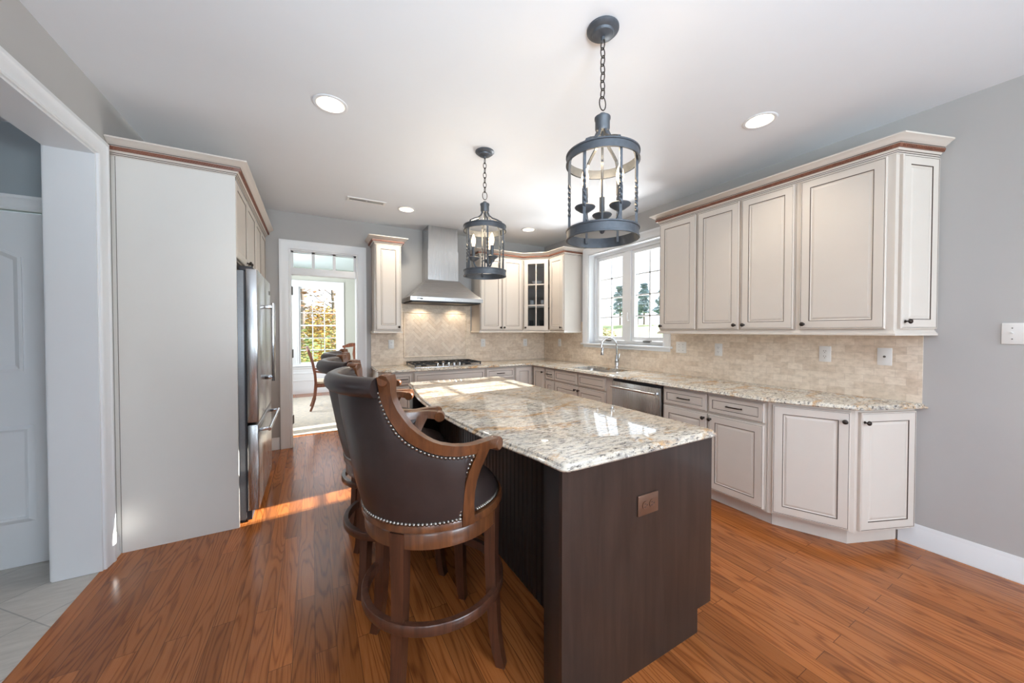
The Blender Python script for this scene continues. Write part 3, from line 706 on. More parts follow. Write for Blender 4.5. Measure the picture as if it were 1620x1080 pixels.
isl = arcpts(.775, 1.0, .035, 180, 270)+arcpts(1.612, .998, .032, 270, 360)+arcpts(1.602, 3.192, .043, 0, 90)+arcpts(.775, 3.195, .04, 90, 180)
bow = []
for i in range(15):
    y = 3.02-(3.02-1.14)*i/14; t = (y-2.08)/.98
    bow.append((.735-.112*(1-t*t)**.9 if abs(t) < 1 else .735, y))
isl = isl+bow
tag(slab('island_countertop', isl, [1]*len(isl)), 'polished cream, gold and grey granite island top with bowed seating side', 'countertop')

# island base
c = thing('kitchen_island', 'dark espresso island base with black beadboard back and plain end panel', 'kitchen island', (0, 0, 0))
def notch(y0, y1):
    bm = B(); a = [(.752, 0), (1.52, 0), (1.52, .108), (1.618, .108), (1.618, .883), (.752, .883)]
    f = [bm.verts.new((x, y0, z)) for x, z in a]; g = [bm.verts.new((x, y1, z)) for x, z in a]; bm.faces.new(f); bm.faces.new(g)
    for i in range(6): bm.faces.new((f[i], f[(i+1) % 6], g[(i+1) % 6], g[i]))
    return bm
obj('end_panel', notch(.987, 1.006), 'espresso', c, smooth=0); obj('end_panel', notch(3.196, 3.215), 'espresso', c, smooth=0)
bm = B(); box(bm, 1.0, 1.598, 1.006, 3.196, .105, .883); box(bm, 1.0, 1.52, 1.006, 3.196, 0, .105); obj('carcass', bm, 'espresso', c, smooth=0)
for y0, y1 in ((1.006, 1.10), (3.10, 3.196)):
    bm = B(); box(bm, .7525, .99, y0, y1, 0, .883, bev=.002); obj('corner_post', bm, 'bead', c)
bm = B(); y = 1.10; prof = []
while y < 3.10-.04:
    prof += [(.988, y), (.988, y+.0315), (.993, y+.0345), (.993, y+.036), (.9885, y+.0375), (.9885, y+.041), (.993, y+.0425), (.993, y+.044)]; y += .046
prof += [(.988, 3.10), (.9995, 3.10), (.9995, 1.10)]
prism(bm, prof, 0, .883); obj('beadboard_panel', bm, 'bead', c, smooth=0)
for i in range(4):
    bm = B(); panel_rings(bm, .535, .74, DOOR, DOORM); obj('door', bm, 'espresso', c, loc=(1.599, 1.02+i*.545, .125), rotz=pi/2, smooth=0)
def plate(name, label, loc, rotz, wd=.072, ht=.117, kind='outlet', mt='plate', tilt=0, group=None, cat='outlet'):
    c = thing(name, label, cat, loc, rotz, group)
    if tilt: c.rotation_euler = (0, tilt, rotz)
    bm = B(); box(bm, -wd/2, wd/2, -.006, 0, -ht/2, ht/2, bev=.003); obj('cover_plate', bm, mt, c)
    if kind == 'outlet':
        for z in (-.02, .02):
            bm = B(); m = Matrix.Translation((0, -.006, z)) @ RX; lathe(bm, [(.0165, 0), (.0165, .002), (.0, .002)], 20, m, cap=False); s = obj('socket', bm, 'plate' if mt == 'plate' else mt, c)
            bm = B(); box(bm, -.0075, -.0050, -.0088, -.0078, z-.001, z+.008); box(bm, .0050, .0075, -.0088, -.0078, z-.001, z+.007); box(bm, -.002, .002, -.0088, -.0078, z-.011, z-.006); obj('slots', bm, 'slot', s, smooth=0)
    elif kind.startswith('switch'):
        n = int(kind[6:])
        for i in range(n):
            x = (i-(n-1)/2)*.046; bm = B(); box(bm, x-.005, x+.005, -.007, -.0055, -.012, .012); box(bm, x-.0035, x+.0035, -.016, -.006, .0, .008, bev=.001); obj('toggle', bm, 'plate', c)
            for z in (-.03, .03):
                bm = B(); lathe(bm, [(.003, 0), (.003, .0015), (0, .002)], 8, Matrix.Translation((x, -.006, z)) @ RX, cap=False); obj('screw', bm, 'slot', c)
    elif kind == 'jack':
        bm = B(); lathe(bm, [(.007, 0), (.007, .003), (.004, .003), (.004, .008), (0, .008)], 16, Matrix.Translation((0, -.006, 0)) @ RX, cap=False); obj('cable_jack', bm, 'slot', c)
    return c
plate('wall_outlet', 'brown plastic double outlet set sideways in the island end panel', (1.183, .9865, .673), 0, .118, .083, 'none', 'brownplate')
for x in (1.163, 1.203):
    bm = B(); lathe(bm, [(.0165, 0), (.0165, .003), (0, .003)], 20, Matrix.Translation((0, -.006, 0)) @ RX, cap=False); s = obj('socket', bm, 'brownplate', bpy.data.objects['wall_outlet'], loc=(x-1.183, 0, 0))
    bm = B(); box(bm, -.008, .0, -.0098, -.0088, .005, .0075); box(bm, -.008, .0, -.0098, -.0088, -.0075, -.005); box(bm, .006, .011, -.0098, -.0088, -.002, .002); obj('slots', bm, 'dark', s, smooth=0)

# ------------------------------------------------------------------ backsplash
t = thing('tile_backsplash', 'beige travertine tile backsplash with framed herringbone panel behind the cooktop', 'backsplash', (0, 0, 0))
bm = B(); T = YB-.009
box(bm, .66, 1.0, T, YB-.001, .9145, 1.372); box(bm, 1.0, 2.040, T, YB-.001, .9145, 1.74); box(bm, 2.040, XR-.01, T, YB-.001, .9145, 1.344)
obj('tile_field', bm, 'tilex', t, smooth=0)
bm = B(); x0, x1, z0, z1 = 1.085, 1.955, 1.022, 1.612; s, l = .046, .138
k = 0
for i in range(-14, 30):
    for j in range(-12, 12):
        # herringbone: horizontal and vertical brick pairs in a rotated frame
        for vert in (0, 1):
            a = i*s+j*l*0; ox, oy = (i+j*0)*s, i*s
            px, py = i*s+j*2*l*.5*2/2, i*s-j*l
            if vert: q = [(px+.001, py+s+.001-s), (px+s-.001, py), (px+s-.001, py+l-.002), (px+.001, py+l-.002)]; q = [(px+.001-s+0, py+.001), (px-.001, py+.001), (px-.001, py+l-.001), (px+.001-s, py+l-.001)]
            else: q = [(px+.001, py+.001), (px+l-.001, py+.001), (px+l-.001, py+s-.001), (px+.001, py+s-.001)]
            c45 = cos(R(45)); w_ = [((u-v)*c45+1.52, (u+v)*c45+1.32) for u, v in q]
            if max(p[0] for p in w_) < x0 or min(p[0] for p in w_) > x1 or max(p[1] for p in w_) < z0 or min(p[1] for p in w_) > z1: continue
            f = [bm.verts.new((u, T-.004, v)) for u, v in w_]; bm.faces.new(f)
for p, n in (((x0, 0, 0), (-1, 0, 0)), ((x1, 0, 0), (1, 0, 0)), ((0, 0, z0), (0, 0, -1)), ((0, 0, z1), (0, 0, 1))):
    bmesh.ops.bisect_plane(bm, geom=bm.verts[:]+bm.edges[:]+bm.faces[:], plane_co=p, plane_no=n, clear_outer=True)
r = bmesh.ops.extrude_face_region(bm, geom=bm.faces[:])
bmesh.ops.translate(bm, verts=[g for g in r['geom'] if isinstance(g, bmesh.types.BMVert)], vec=(0, .0045, 0))
obj('herringbone_panel', bm, 'herring', t, smooth=0)
bm = B(); sweep(bm, [(x0, z0), (x1, z0), (x1, z1), (x0, z1)], [(-.002, 0), (-.002, .006), (.004, .011), (.012, .011), (.016, .005), (.016, 0)], lambda a, b, c: (a, T-c, b), closed=True); obj('pencil_frame', bm, 'tilex', t)
bm = B(); gridwall(bm, [.695, YB-.011], [.9145, 1.344], [(2.512, 3.918, 1.145, 1.5)], lambda u, t_, z: (XR-t_, u, z), .001, .009)
tag(obj('tile_backsplash', bm, 'tiley', smooth=0), 'beige travertine subway tile backsplash along the right wall', 'backsplash')
RW = XR-.0095; BW = YB-.0095
plate('light_switch', 'white two toggle switch plate beside the sink window', (RW, 2.381, 1.20), RR, .118, .117, 'switch2', cat='switch')
plate('wall_outlet', 'white outlet on the tile, second plate right of the sink window', (RW, 1.989, 1.194), RR)
plate('wall_outlet', 'white outlet on the tile above the angled cabinet, left of the cable plate', (RW, 1.185, 1.20), RR)
plate('cable_plate', 'white plate with round jack at the right end of the tile', (RW, .866, 1.20), RR, kind='jack', cat='wall plate')
plate('wall_outlet', 'white outlet on the right wall tile near the corner, left of the window', (RW, 4.475, 1.19), RR)
plate('wall_outlet', 'white outlet left of the cooktop below the narrow cabinet', (.91, BW, 1.195), 0)
plate('wall_outlet', 'white outlet just right of the framed tile panel', (2.243, BW, 1.192), 0)
plate('wall_outlet', 'white outlet on the back wall tile nearest the corner', (2.985, BW, 1.186), 0)
plate('light_switch', 'white switch plate on the bare grey wall at the right edge', (XR-.001, .345, 1.358), RR, .117, .117, 'switch2', cat='switch')

# ------------------------------------------------------------------ sink and faucet
c = thing('kitchen_sink', 'undermount stainless steel sink below the window', 'sink', (3.01, 3.225, .884))
bm = B(); rows = []
for g, z in ((.012, -.001), (0, -.001), (-.004, -.02), (-.012, -.16), (-.05, -.185)):
    rows.append([bm.verts.new((x-3.01, y-3.225, z)) for x, y in rrect(2.82-g, 3.20+g, 2.90-g, 3.55+g, .05)])
for a, b in zip(rows, rows[1:]):
    for i in range(len(a)): bm.faces.new((a[i], a[(i+1) % len(a)], b[(i+1) % len(a)], b[i]))
bm.faces.new(rows[-1]); obj('basin', bm, 'sinksteel', c)
bm = B(); lathe(bm, [(.045, 0), (.045, .003), (.03, .003), (.028, -.004), (0, -.004)], 24, Matrix.Translation((0, .0, -.184)), cap=False); obj('drain', bm, 'chrome', c)
c = thing('kitchen_faucet', 'chrome gooseneck pull down faucet behind the sink', 'faucet', (3.275, 3.205, .914))
c.rotation_euler = (0, 0, R(-22))
bm = B(); lathe(bm, [(.029, 0), (.029, .006), (.023, .012), (.024, .05), (.026, .085), (.020, .12), (.017, .15), (.0145, .17)], 20); obj('base', bm, 'chrome', c, smooth=60)
pts = [(0, 0, .165), (0, 0, .26)]+[(-.098+.098*cos(R(a)), 0, .275+.098*sin(R(a))) for a in range(0, 181, 15)]+[(-.199, 0, .255)]
bm = B(); tube(bm, pts, .0125, 12); obj('spout', bm, 'chrome', c, smooth=60)
bm = B(); lathe(bm, [(.014, .255), (.016, .25), (.018, .21), (.021, .165), (.019, .16), (0, .16)], 16, Matrix.Translation((-.201, 0, 0)) @ Matrix.Rotation(R(4), 4, 'Y')); obj('spray_head', bm, 'chrome', c, smooth=60)
bm = B(); tube(bm, [(.0, -.018, .075), (.0, -.036, .085), (.004, -.047, .115), (.01, -.05, .165), (.014, -.05, .18)], [.012, .012, .010, .008, .007], 10); obj('lever_handle', bm, 'chrome', c, smooth=60)

# ------------------------------------------------------------------ cooktop, hood, dishwasher, refrigerator
c = thing('gas_cooktop', 'stainless five burner gas cooktop with black grates', 'cooktop', (1.53, 4.60, .9145))
bm = B(); box(bm, -.455, .455, -.255, .245, 0, .012, bev=.004); obj('steel_tray', bm, 'steelx', c)
for x, y, r in ((-.30, .11, .042), (-.30, -.11, .036), (0, .03, .055), (.30, .11, .036), (.30, -.11, .042)):
    bm = B(); lathe(bm, [(r, .0125), (r, .022), (r*.75, .026), (r*.75, .032), (0, .032)], 20, Matrix.Translation((x, y, 0)), cap=False); obj('burner', bm, 'black', c)
for x in (-.302, 0, .302):
    bm = B(); y0 = -.225 if x else -.135
    for a, b, q, r in ((x-.143, x-.131, y0, .225), (x+.131, x+.143, y0, .225), (x-.131, x+.131, y0, y0+.012), (x-.131, x+.131, .213, .225)): box(bm, a, b, q, r, .036, .05)
    for dx in (-.131, .131):
        for yy in (y0+.006, .219): box(bm, x+dx-.006, x+dx+.006, yy-.006, yy+.006, .0125, .037)
    for yy in ((y0+.11, .11) if x else (.03,)):
        for k in range(4):
            m = Matrix.Translation((x, yy, 0)) @ Matrix.Rotation(k*pi/2+(pi/4), 4, 'Z'); box(bm, .03, .135, -.005, .005, .040, .052, mat=m)
    if x: box(bm, x-.131, x+.131, -.006, .006, .038, .05)
    obj('grate', bm, 'black', c, smooth=0)
for i in range(5):
    bm = B(); lathe(bm, [(.021, .0125), (.021, .018), (.0175, .02), (.0165, .045), (.014, .048), (0, .048)], 18, Matrix.Translation((-.15+i*.075, -.195, 0)), cap=False); obj('knob', bm, 'chrome', c)

c = thing('range_hood', 'stainless chimney range hood on the back wall above the cooktop', 'range hood', (1.535, YB-.002, 1.72))
def rectloft(bm, rows, mi=0, caps=True):
    vr = [[bm.verts.new((x, y, z)) for x, y in ((x0, y0), (x1, y0), (x1, y1), (x0, y1))] for x0, x1, y0, y1, z in rows]
    for a, b in zip(vr, vr[1:]):
        for i in range(4): bm.faces.new((a[i], a[(i+1) % 4], b[(i+1) % 4], b[i])).material_index = mi
    if caps: bm.faces.new(vr[0]).material_index = mi; bm.faces.new(vr[-1]).material_index = mi
bm = B(); rectloft(bm, [(-.47, .47, -.48, 0, .03), (-.485, .485, -.495, 0, .03), (-.485, .485, -.495, 0, .078), (-.475, .475, -.485, 0, .08), (-.212, .212, -.295, 0, .325)]); obj('canopy', bm, 'steelx', c, smooth=0)
bm = B(); rectloft(bm, [(-.205, .205, -.288, 0, .32), (-.205, .205, -.288, 0, .70)]); obj('chimney', bm, 'steel', c, smooth=0)
bm = B(); rectloft(bm, [(-.209, .209, -.292, 0, .325), (-.209, .209, -.292, 0, .72), ]); 
obj('chimney_sleeve', bm, 'steel', c, smooth=0)
bm = B(); rectloft(bm, [(-.2025, .2025, -.286, 0, .70), (-.2025, .2025, -.286, 0, ZC-1.721)]); obj('chimney_extension', bm, 'steel', c, smooth=0)
for x in (-.25, .25): lamp('hood_light', 'SPOT', (1.535+x, YB-.16, 1.728), 5, (1, .84, .62), (0, .25, -1), spot_size=R(130), spot_blend=.7, shadow_soft_size=.03)
bm = B(); rectloft(bm, [(-.46, .46, -.47, -.02, .012), (-.46, .46, -.47, -.02, .03)]); obj('filter_panel', bm, 'black', c, smooth=0)
bm = B(); box(bm, -.41, -.33, -.4985, -.495, .043, .064, bev=.001); b_ = obj('badge', bm, 'chrome', c)
bm = B()
for i in range(6): box(bm, -.400+i*.011, -.393+i*.011, -.4995, -.4983, .048, .059)
obj('badge_lettering', bm, 'slot', b_, smooth=0)

c = thing('dishwasher', 'stainless steel dishwasher with bar handle right of the sink', 'dishwasher', (2.76, 2.742, 0), RR)
bm = B(); box(bm, .003, .600, .01, .58, .10, .872); obj('tub', bm, 'dark', c, smooth=0)
bm = B(); box(bm, .004, .599, -.028, .009, .115, .852, bev=.004); obj('door_panel', bm, 'steel', c)
bm = B(); box(bm, .004, .599, -.012, .009, .855, .872); obj('control_strip', bm, 'dark', c, smooth=0)
bm = B(); tube(bm, [(.03, -.068, .80), (.573, -.068, .80)], .0115, 14); obj('handle', bm, 'steelx', c)
h = c.children[-1]
for x in (.045, .558):
    bm = B(); box(bm, x-.016, x+.016, -.066, -.028, .787, .813, bev=.004); obj('handle_bracket', bm, 'chrome', h)
bm = B(); box(bm, .004, .599, .055, .07, 0, .10); obj('toe_panel', bm, 'dark', c, smooth=0)

c = thing('refrigerator', 'stainless french door refrigerator with bottom freezer', 'refrigerator', (-.42, 3.118, 0), pi/2)
bm = B(); box(bm, 0, .905, .0, .60, .03, 1.80, bev=.004); obj('cabinet_body', bm, 'fridgeside', c)
bm = B(); box(bm, .004, .901, -.008, 0, .08, 1.795); obj('gasket', bm, 'dark', c, smooth=0)
fd = []
for x0, x1 in ((.002, .451), (.455, .903)):
    bm = B(); box(bm, x0, x1, -.078, -.009, .715, 1.815, bev=.009); fd.append(obj('door', bm, 'steel', c))
bm = B(); box(bm, .002, .903, -.078, -.009, .085, .700, bev=.009); fz = obj('freezer_drawer', bm, 'steel', c)
for d, x in ((fd[0], .415), (fd[1], .492)):
    bm = B(); tube(bm, [(x, -.137, .96), (x, -.137, 1.60)], .0125, 14)
    for z in (.99, 1.57): box(bm, x-.012, x+.012, -.13, -.078, z-.014, z+.014, bev=.003)
    obj('handle', bm, 'chrome', d)
bm = B(); tube(bm, [(.06, -.137, .645), (.845, -.137, .645)], .0125, 14)
for x in (.09, .815): box(bm, x-.014, x+.014, -.13, -.078, .633, .657, bev=.003)
obj('handle', bm, 'chrome', fz)
bm = B(); box(bm, .03, .875, -.03, .0, .012, .078); obj('base_grille', bm, 'dark', c, smooth=0)
bm = B()
for x in (.06, .845):
    for y in (.03, .55): lathe(bm, [(.02, 0), (.02, .032)], 10, Matrix.Translation((x, y, 0)))
obj('leveling_foot', bm, 'dark', c)
bm = B(); box(bm, .01, .075, -.05, .03, 1.8005, 1.832, bev=.004); obj('hinge_cover', bm, 'dark', c)
bm = B(); box(bm, .79, .865, -.0805, -.078, 1.70, 1.735, bev=.001); b_ = obj('badge', bm, 'slot', fd[1])

# ------------------------------------------------------------------ bar stools
def rr_(th, z): return .283+.185*(z-.69)*(.35+.65*cos(th/2)**2)
ROT0 = R(6)
def SP(thd, z, off=0):
    th = R(thd); r = rr_(th, z)+off; x, y = -r*cos(th), r*sin(th)
    return Vector((x, y, z))
def interp(tab, x):
    if x <= tab[0][0]: return tab[0][1]
    for (a, b), (c_, d) in zip(tab, tab[1:]):
        if x <= c_: return b+(d-b)*(x-a)/(c_-a)
    return tab[-1][1]
TOP = [(0, 1.185), (38, 1.185), (39.3, 1.175), (40.1, 1.141), (41.9, 1.102), (43.6, 1.077), (47.3, 1.037), (51.6, 1.009), (55.4, .992), (60.2, .975), (66.2, .958), (73.8, .944), (82.7, .935), (95.7, .933)]
BOT = [(0, .686), (86.6, .686), (86.8, .75), (87.0, .80), (87.9, .836), (89.8, .87), (91.9, .896), (94, .917), (95.7, .9325)]
def make_stool():
    t = thing('bar_stool', '', 'bar stool', group=None)
    # leather back, one closed shell
    cols = sorted({a for a, _ in TOP if a < 96} | {a for a, _ in BOT} | {6, 12, 18, 24, 30, 35, 70, 78, 86}); cols = sorted({-a for a in cols} | set(cols))
    nr = 13; bm = B(); out = []; inn = []
    for a in cols:
        zb, zt = interp(BOT, abs(a)), interp(TOP, abs(a)); o_, i_ = [], []
        for k in range(nr):
            s = k/(nr-1); z = zb+(zt-zb)*s; bl = .010*min(1, 6*s*(1-s)*min(1, (zt-zb)*6))
            o_.append(bm.verts.new(SP(a, z, .002+bl))); i_.append(bm.verts.new(SP(a, z, -.024-bl*1.4)))
        out.append(o_); inn.append(i_)
    for g in (out, inn):
        for p, q in zip(g, g[1:]):
            for k in range(nr-1): bm.faces.new((p[k], q[k], q[k+1], p[k+1]))
    for p, q, p2, q2 in zip(out, out[1:], inn, inn[1:]):
        for k in (0, nr-1): bm.faces.new((p[k], q[k], q2[k], p2[k]))
    for e in (0, -1):
        for k in range(nr-1): bm.faces.new((out[e][k], out[e][k+1], inn[e][k+1], inn[e][k]))
    obj('backrest', bm, 'leather', t, smooth=60)
    bm = B(); tube(bm, [SP(a, 1.186, .012) for a in range(-38, 39, 4)], [.034]*20, 14); obj('crest_roll', bm, 'leather', t, smooth=60)
    # carved wooden arm on either side
    ARM = [(38.6, 1.222, 45.6, 1.230), (38.9, 1.20, 46.2, 1.205), (39.3, 1.165, 45.3, 1.172), (40.1, 1.135, 46.0, 1.145), (41.9, 1.100, 48, 1.112), (43.6, 1.075, 50.3, 1.088), (47.3, 1.036, 54, 1.055), (51.6, 1.008, 58, 1.032), (55.4, .991, 62.2, 1.013), (60.2, .974, 66.5, .998), (66.2, .957, 71, .987), (73.8, .943, 78.9, .975), (82.7, .934, 87.5, .968), (91, .932, 94, .966), (98, .931, 101, .967), (105, .932, 107.5, .966), (112, .926, 114.5, .962), (117, .916, 121, .953)]
    POST = [(95.5, .945, 107, .945), (94.0, .917, 104.5, .921), (91.9, .896, 101.5, .893), (89.8, .87, 98.6, .865), (87.9, .836, 96.2, .825), (86.9, .797, 95.1, .79), (86.6, .75, 95.2, .74), (86.8, .66, 97, .66)]
    for sg in (-1, 1):
        bm = B()
        for tab in (ARM, POST):
            rows = []
            for a0, z0, a1, z1 in tab:
                hi = max(0, z1-1.19)*.6 if tab is ARM else 0
                rows.append([bm.verts.new(SP(sg*a, z, o)) for a, z, o in ((a0, z0, -.026), (a0, z0, .013), (a1, z1, .013+hi), (a1, z1, -.026))])
            for p, q in zip(rows, rows[1:]):
                for k in range(4): bm.faces.new((p[k], p[(k+1) % 4], q[(k+1) % 4], q[k]))
            bm.faces.new(rows[0]); bm.faces.new(rows[-1])
        bmesh.ops.bevel(bm, geom=[e for e in bm.edges if len(e.link_faces) == 2 and e.calc_face_angle(0) > .9], offset=.004, segments=2, affect='EDGES')
        # scrolls at the front of the arm and at the top of the post
        for a, z, r, o0, o1 in ((118, .935, .027, -.028, .016), (42, 1.212, .021, -.028, .018)):
            p = SP(sg*a, z); n = Vector((p.x, p.y, 0)).normalized(); m = Matrix.Translation(p) @ n.to_track_quat('Z', 'Y').to_matrix().to_4x4()
            lathe(bm, [(0, o0), (r*.85, o0), (r, o0+.005), (r, o1-.005), (r*.85, o1), (0, o1)], 20, m, cap=False)
        obj('arm_frame', bm, 'stoolwood', t, smooth=40)
    # nailheads along the leather edge and the seat front
    bm = B(); pts = []
    def run(path, step=.0148):
        acc = 0
        for (a0, z0), (a1, z1) in zip(path, path[1:]):
            p, q = SP(a0, z0), SP(a1, z1); L = (q-p).length; s = step-acc if acc else 0
            while s <= L: pts.append((a0+(a1-a0)*s/L, z0+(z1-z0)*s/L)); s += step
            acc = (L-(s-step))
    edge = [(a+.9, z-.004) for a, z in TOP[1:-1]]+[(94.6, .930)]
    front = [(94.6, .930)]+[(a-.9, z) for a, z in BOT[::-1][1:]]
    for sg in (-1, 1):
        run([(sg*(a-1.6), z-.008) for a, z in TOP[2:]]); run([(sg*(a-1.5), z) for a, z in BOT[::-1][:-1]])
    run([(a, .692) for a in [-85.5+171*q_/46 for q_ in range(47)]])
    def nailat(p, n, r=.0074):
        m = Matrix.Translation(p) @ n.to_track_quat('Z', 'Y').to_matrix().to_4x4(); lathe(bm, [(r, 0), (r*.8, r*.55), (r*.35, r*.85), (0, r*.9)], 7, m, cap=False)
    for a, z in pts:
        p = SP(a, z, .004); nailat(p, Vector((p.x, p.y, .0)).normalized())
    for i in range(-36, 37):
        a = pi*i/36*.43; nailat(Vector((.272*cos(a), .272*sin(a), .697)), Vector((cos(a), sin(a), .2)))
    o = obj('nailhead_trim', bm, 'nail', t, smooth=60); o['kind'] = 'stuff'
    bm = B(); lathe(bm, [(.0, .688), (.268, .688), (.272, .70), (.268, .716), (.252, .738), (.20, .758), (.12, .768), (0, .772)], 48, cap=False); obj('seat_cushion', bm, 'leather', t, smooth=60)
    bm = B(); lathe(bm, [(.0, .659), (.284, .659), (.291, .663), (.291, .676), (.287, .687), (0, .687)], 56, cap=False); obj('seat_rail', bm, 'stoolwood', t, smooth=40)
    bm = B(); lathe(bm, [(.235, .597), (.280, .597), (.281, .648), (.276, .655), (.235, .655), (.235, .597)], 56, cap=False); lathe(bm, [(0, .64), (.24, .64), (.24, .658), (0, .658)], 32, cap=False); obj('apron', bm, 'stoolwood', t, smooth=40)
    bm = B(); lathe(bm, [(.268, .295), (.293, .295), (.295, .299), (.295, .330), (.292, .334), (.270, .334), (.268, .330), (.268, .295)], 56, cap=False); obj('foot_ring', bm, 'legwood', t, smooth=40)
    for k in range(4):
        a = pi/4+k*pi/2-ROT0; n = Vector((cos(a), sin(a), 0)); s = Vector((-sin(a), cos(a), 0)); bm = B(); rows = []
        for z, r, hw, dp in ((0, .320, .0185, .036), (.06, .306, .020, .039), (.15, .294, .0215, .041), (.30, .286, .023, .043), (.45, .281, .025, .044), (.60, .2835, .0285, .046), (.652, .2835, .0285, .046)):
            rows.append([bm.verts.new(n*(r-d)+s*w_+Vector((0, 0, z))) for w_, d in ((-hw, 0), (hw, 0), (hw, dp), (-hw, dp))])
        for p, q in zip(rows, rows[1:]):
            for j in range(4): bm.faces.new((p[j], p[(j+1) % 4], q[(j+1) % 4], q[j]))
        bm.faces.new(rows[0]); bm.faces.new(rows[-1])
        bmesh.ops.bevel(bm, geom=[e for e in bm.edges if e.calc_face_angle(0) > 1], offset=.003, segments=2, affect='EDGES')
        obj('leg', bm, 'legwood', t, smooth=40)
    return t
st = make_stool(); st['label'] = 'brown leather bar stool nearest the camera at the island'; st['group'] = 'bar stools along the island'
st.location = (.455, 1.497, 0); st.rotation_euler = (0, 0, ROT0)
dup(st, (.436, 2.158, 0), R(2.5), 'brown leather bar stool in the middle of the row of three')
dup(st, (.470, 2.825, 0), R(-3), 'brown leather bar stool farthest along the island, nearest the dining doorway')

# ------------------------------------------------------------------ pendants
def make_pendant():
    t = thing('pendant_lantern', '', 'pendant light'); RP = .162
    bm = B(); lathe(bm, [(0, -.001), (.072, -.001), (.072, -.008), (.062, -.018), (.05, -.021), (.046, -.03), (.03, -.036), (.010, -.039), (.007, -.055), (0, -.055)], 32, cap=False); obj('canopy', bm, 'iron', t, smooth=40)
    bm = B(); z = -.048; i = 0
    while z > -.355:
        L = .046 if z > -.29 else .062; wd = .012 if z > -.29 else .019; r = .0027
        pts = []
        for k in range(16):
            a = 2*pi*k/16; u, v = wd*cos(a), z-L/2+(L/2)*sin(a); pts.append((u, 0, v) if i % 2 else (0, u, v))
        tube(bm, pts, r, 6, closed=True); z -= L-.009; i += 1
    obj('chain', bm, 'bronze', t, smooth=60)
    bm = B(); lathe(bm, [(.0, -.398), (.031, -.398), (.036, -.402), (.036, -.412), (.033, -.416), (.033, -.455), (.028, -.465), (0, -.467)], 24, cap=False); lathe(bm, [(.014, -.385), (.014, -.40)], 12); obj('cap', bm, 'iron', t, smooth=40)
    for nm, z0, z1 in (('upper_ring', -.615, -.573), ('lower_ring', -.962, -.915)):
        bm = B(); lathe(bm, [(RP-.004, z0), (RP+.004, z0), (RP+.004, z0+.006), (RP, z0+.008), (RP, z1-.008), (RP+.004, z1-.006), (RP+.004, z1), (RP-.004, z1), (RP-.004, z0)], 56, cap=False); obj(nm, bm, 'iron', t, smooth=40)
    for k in range(6):
        a = R(17+60*k); c_, s_ = cos(a), sin(a); pts = []; tw = []
        for r, z in ((RP-.012, -.945), (RP-.012, -.85)): pts.append((r*c_, r*s_, z)); tw.append(0)
        for j in range(1, 13): pts.append(((RP-.012)*c_, (RP-.012)*s_, -.85+.15*j/13)); tw.append(j*pi/4.5)
        for r, z in ((RP-.012, -.69), (RP-.012, -.62), (RP-.014, -.585), (.135, -.555), (.10, -.535), (.062, -.518), (.036, -.495), (.024, -.468), (.022, -.455)): pts.append((r*c_, r*s_, z)); tw.append(13*pi/4.5)
        bm = B(); tube(bm, pts, .0078, twist=tw, sq=True); obj('twisted_bar', bm, 'iron', t, smooth=0)
    bm = B(); tube(bm, [(0, 0, -.46), (0, 0, -.91)], .0058, 10); lathe(bm, [(0, -.935), (.009, -.93), (.013, -.92), (.013, -.90), (.009, -.89), (.006, -.885)], 14, cap=False); obj('center_rod', bm, 'iron', t, smooth=60)
    for k in range(3):
        a = R(47+120*k); c_, s_ = cos(a), sin(a)
        bm = B(); tube(bm, [(r*c_, r*s_, z) for r, z in ((.004, -.895), (.025, -.905), (.05, -.902), (.072, -.885), (.084, -.865), (.088, -.845))], .0062, 10); arm = obj('candle_arm', bm, 'iron', t, smooth=60)
        m = Matrix.Translation((.088*c_, .088*s_, 0))
        bm = B(); lathe(bm, [(.008, -.848), (.022, -.842), (.044, -.826), (.047, -.820), (.044, -.816), (.02, -.818), (0, -.818)], 24, m, cap=False); obj('bobeche', bm, 'iron', arm, smooth=60)
        bm = B(); lathe(bm, [(.0125, -.819), (.0125, -.735), (.0, -.735)], 16, m, cap=False); obj('candle_sleeve', bm, 'iron', arm, smooth=40)
        bm = B(); lathe(bm, [(.008, -.735), (.0115, -.722), (.0165, -.702), (.0175, -.690), (.015, -.672), (.009, -.655), (.004, -.642), (0, -.636)], 16, m, cap=False); obj('bulb', bm, 'bulb', arm, smooth=60)
    return t
pn = make_pendant(); pn['label'] = 'grey iron lantern pendant nearer the camera with three candle bulbs'; pn['group'] = 'lantern pendants over the island'
pn.location = (1.172, 1.242, ZC)
dup(pn, (1.172, 2.525, ZC), R(-4), 'grey iron lantern pendant farther away, in front of the range hood')
for y in (1.242, 2.525): lamp('pendant_glow', 'POINT', (1.172, y, ZC-.60), 4.0, (1, .76, .48), shadow_soft_size=.05)

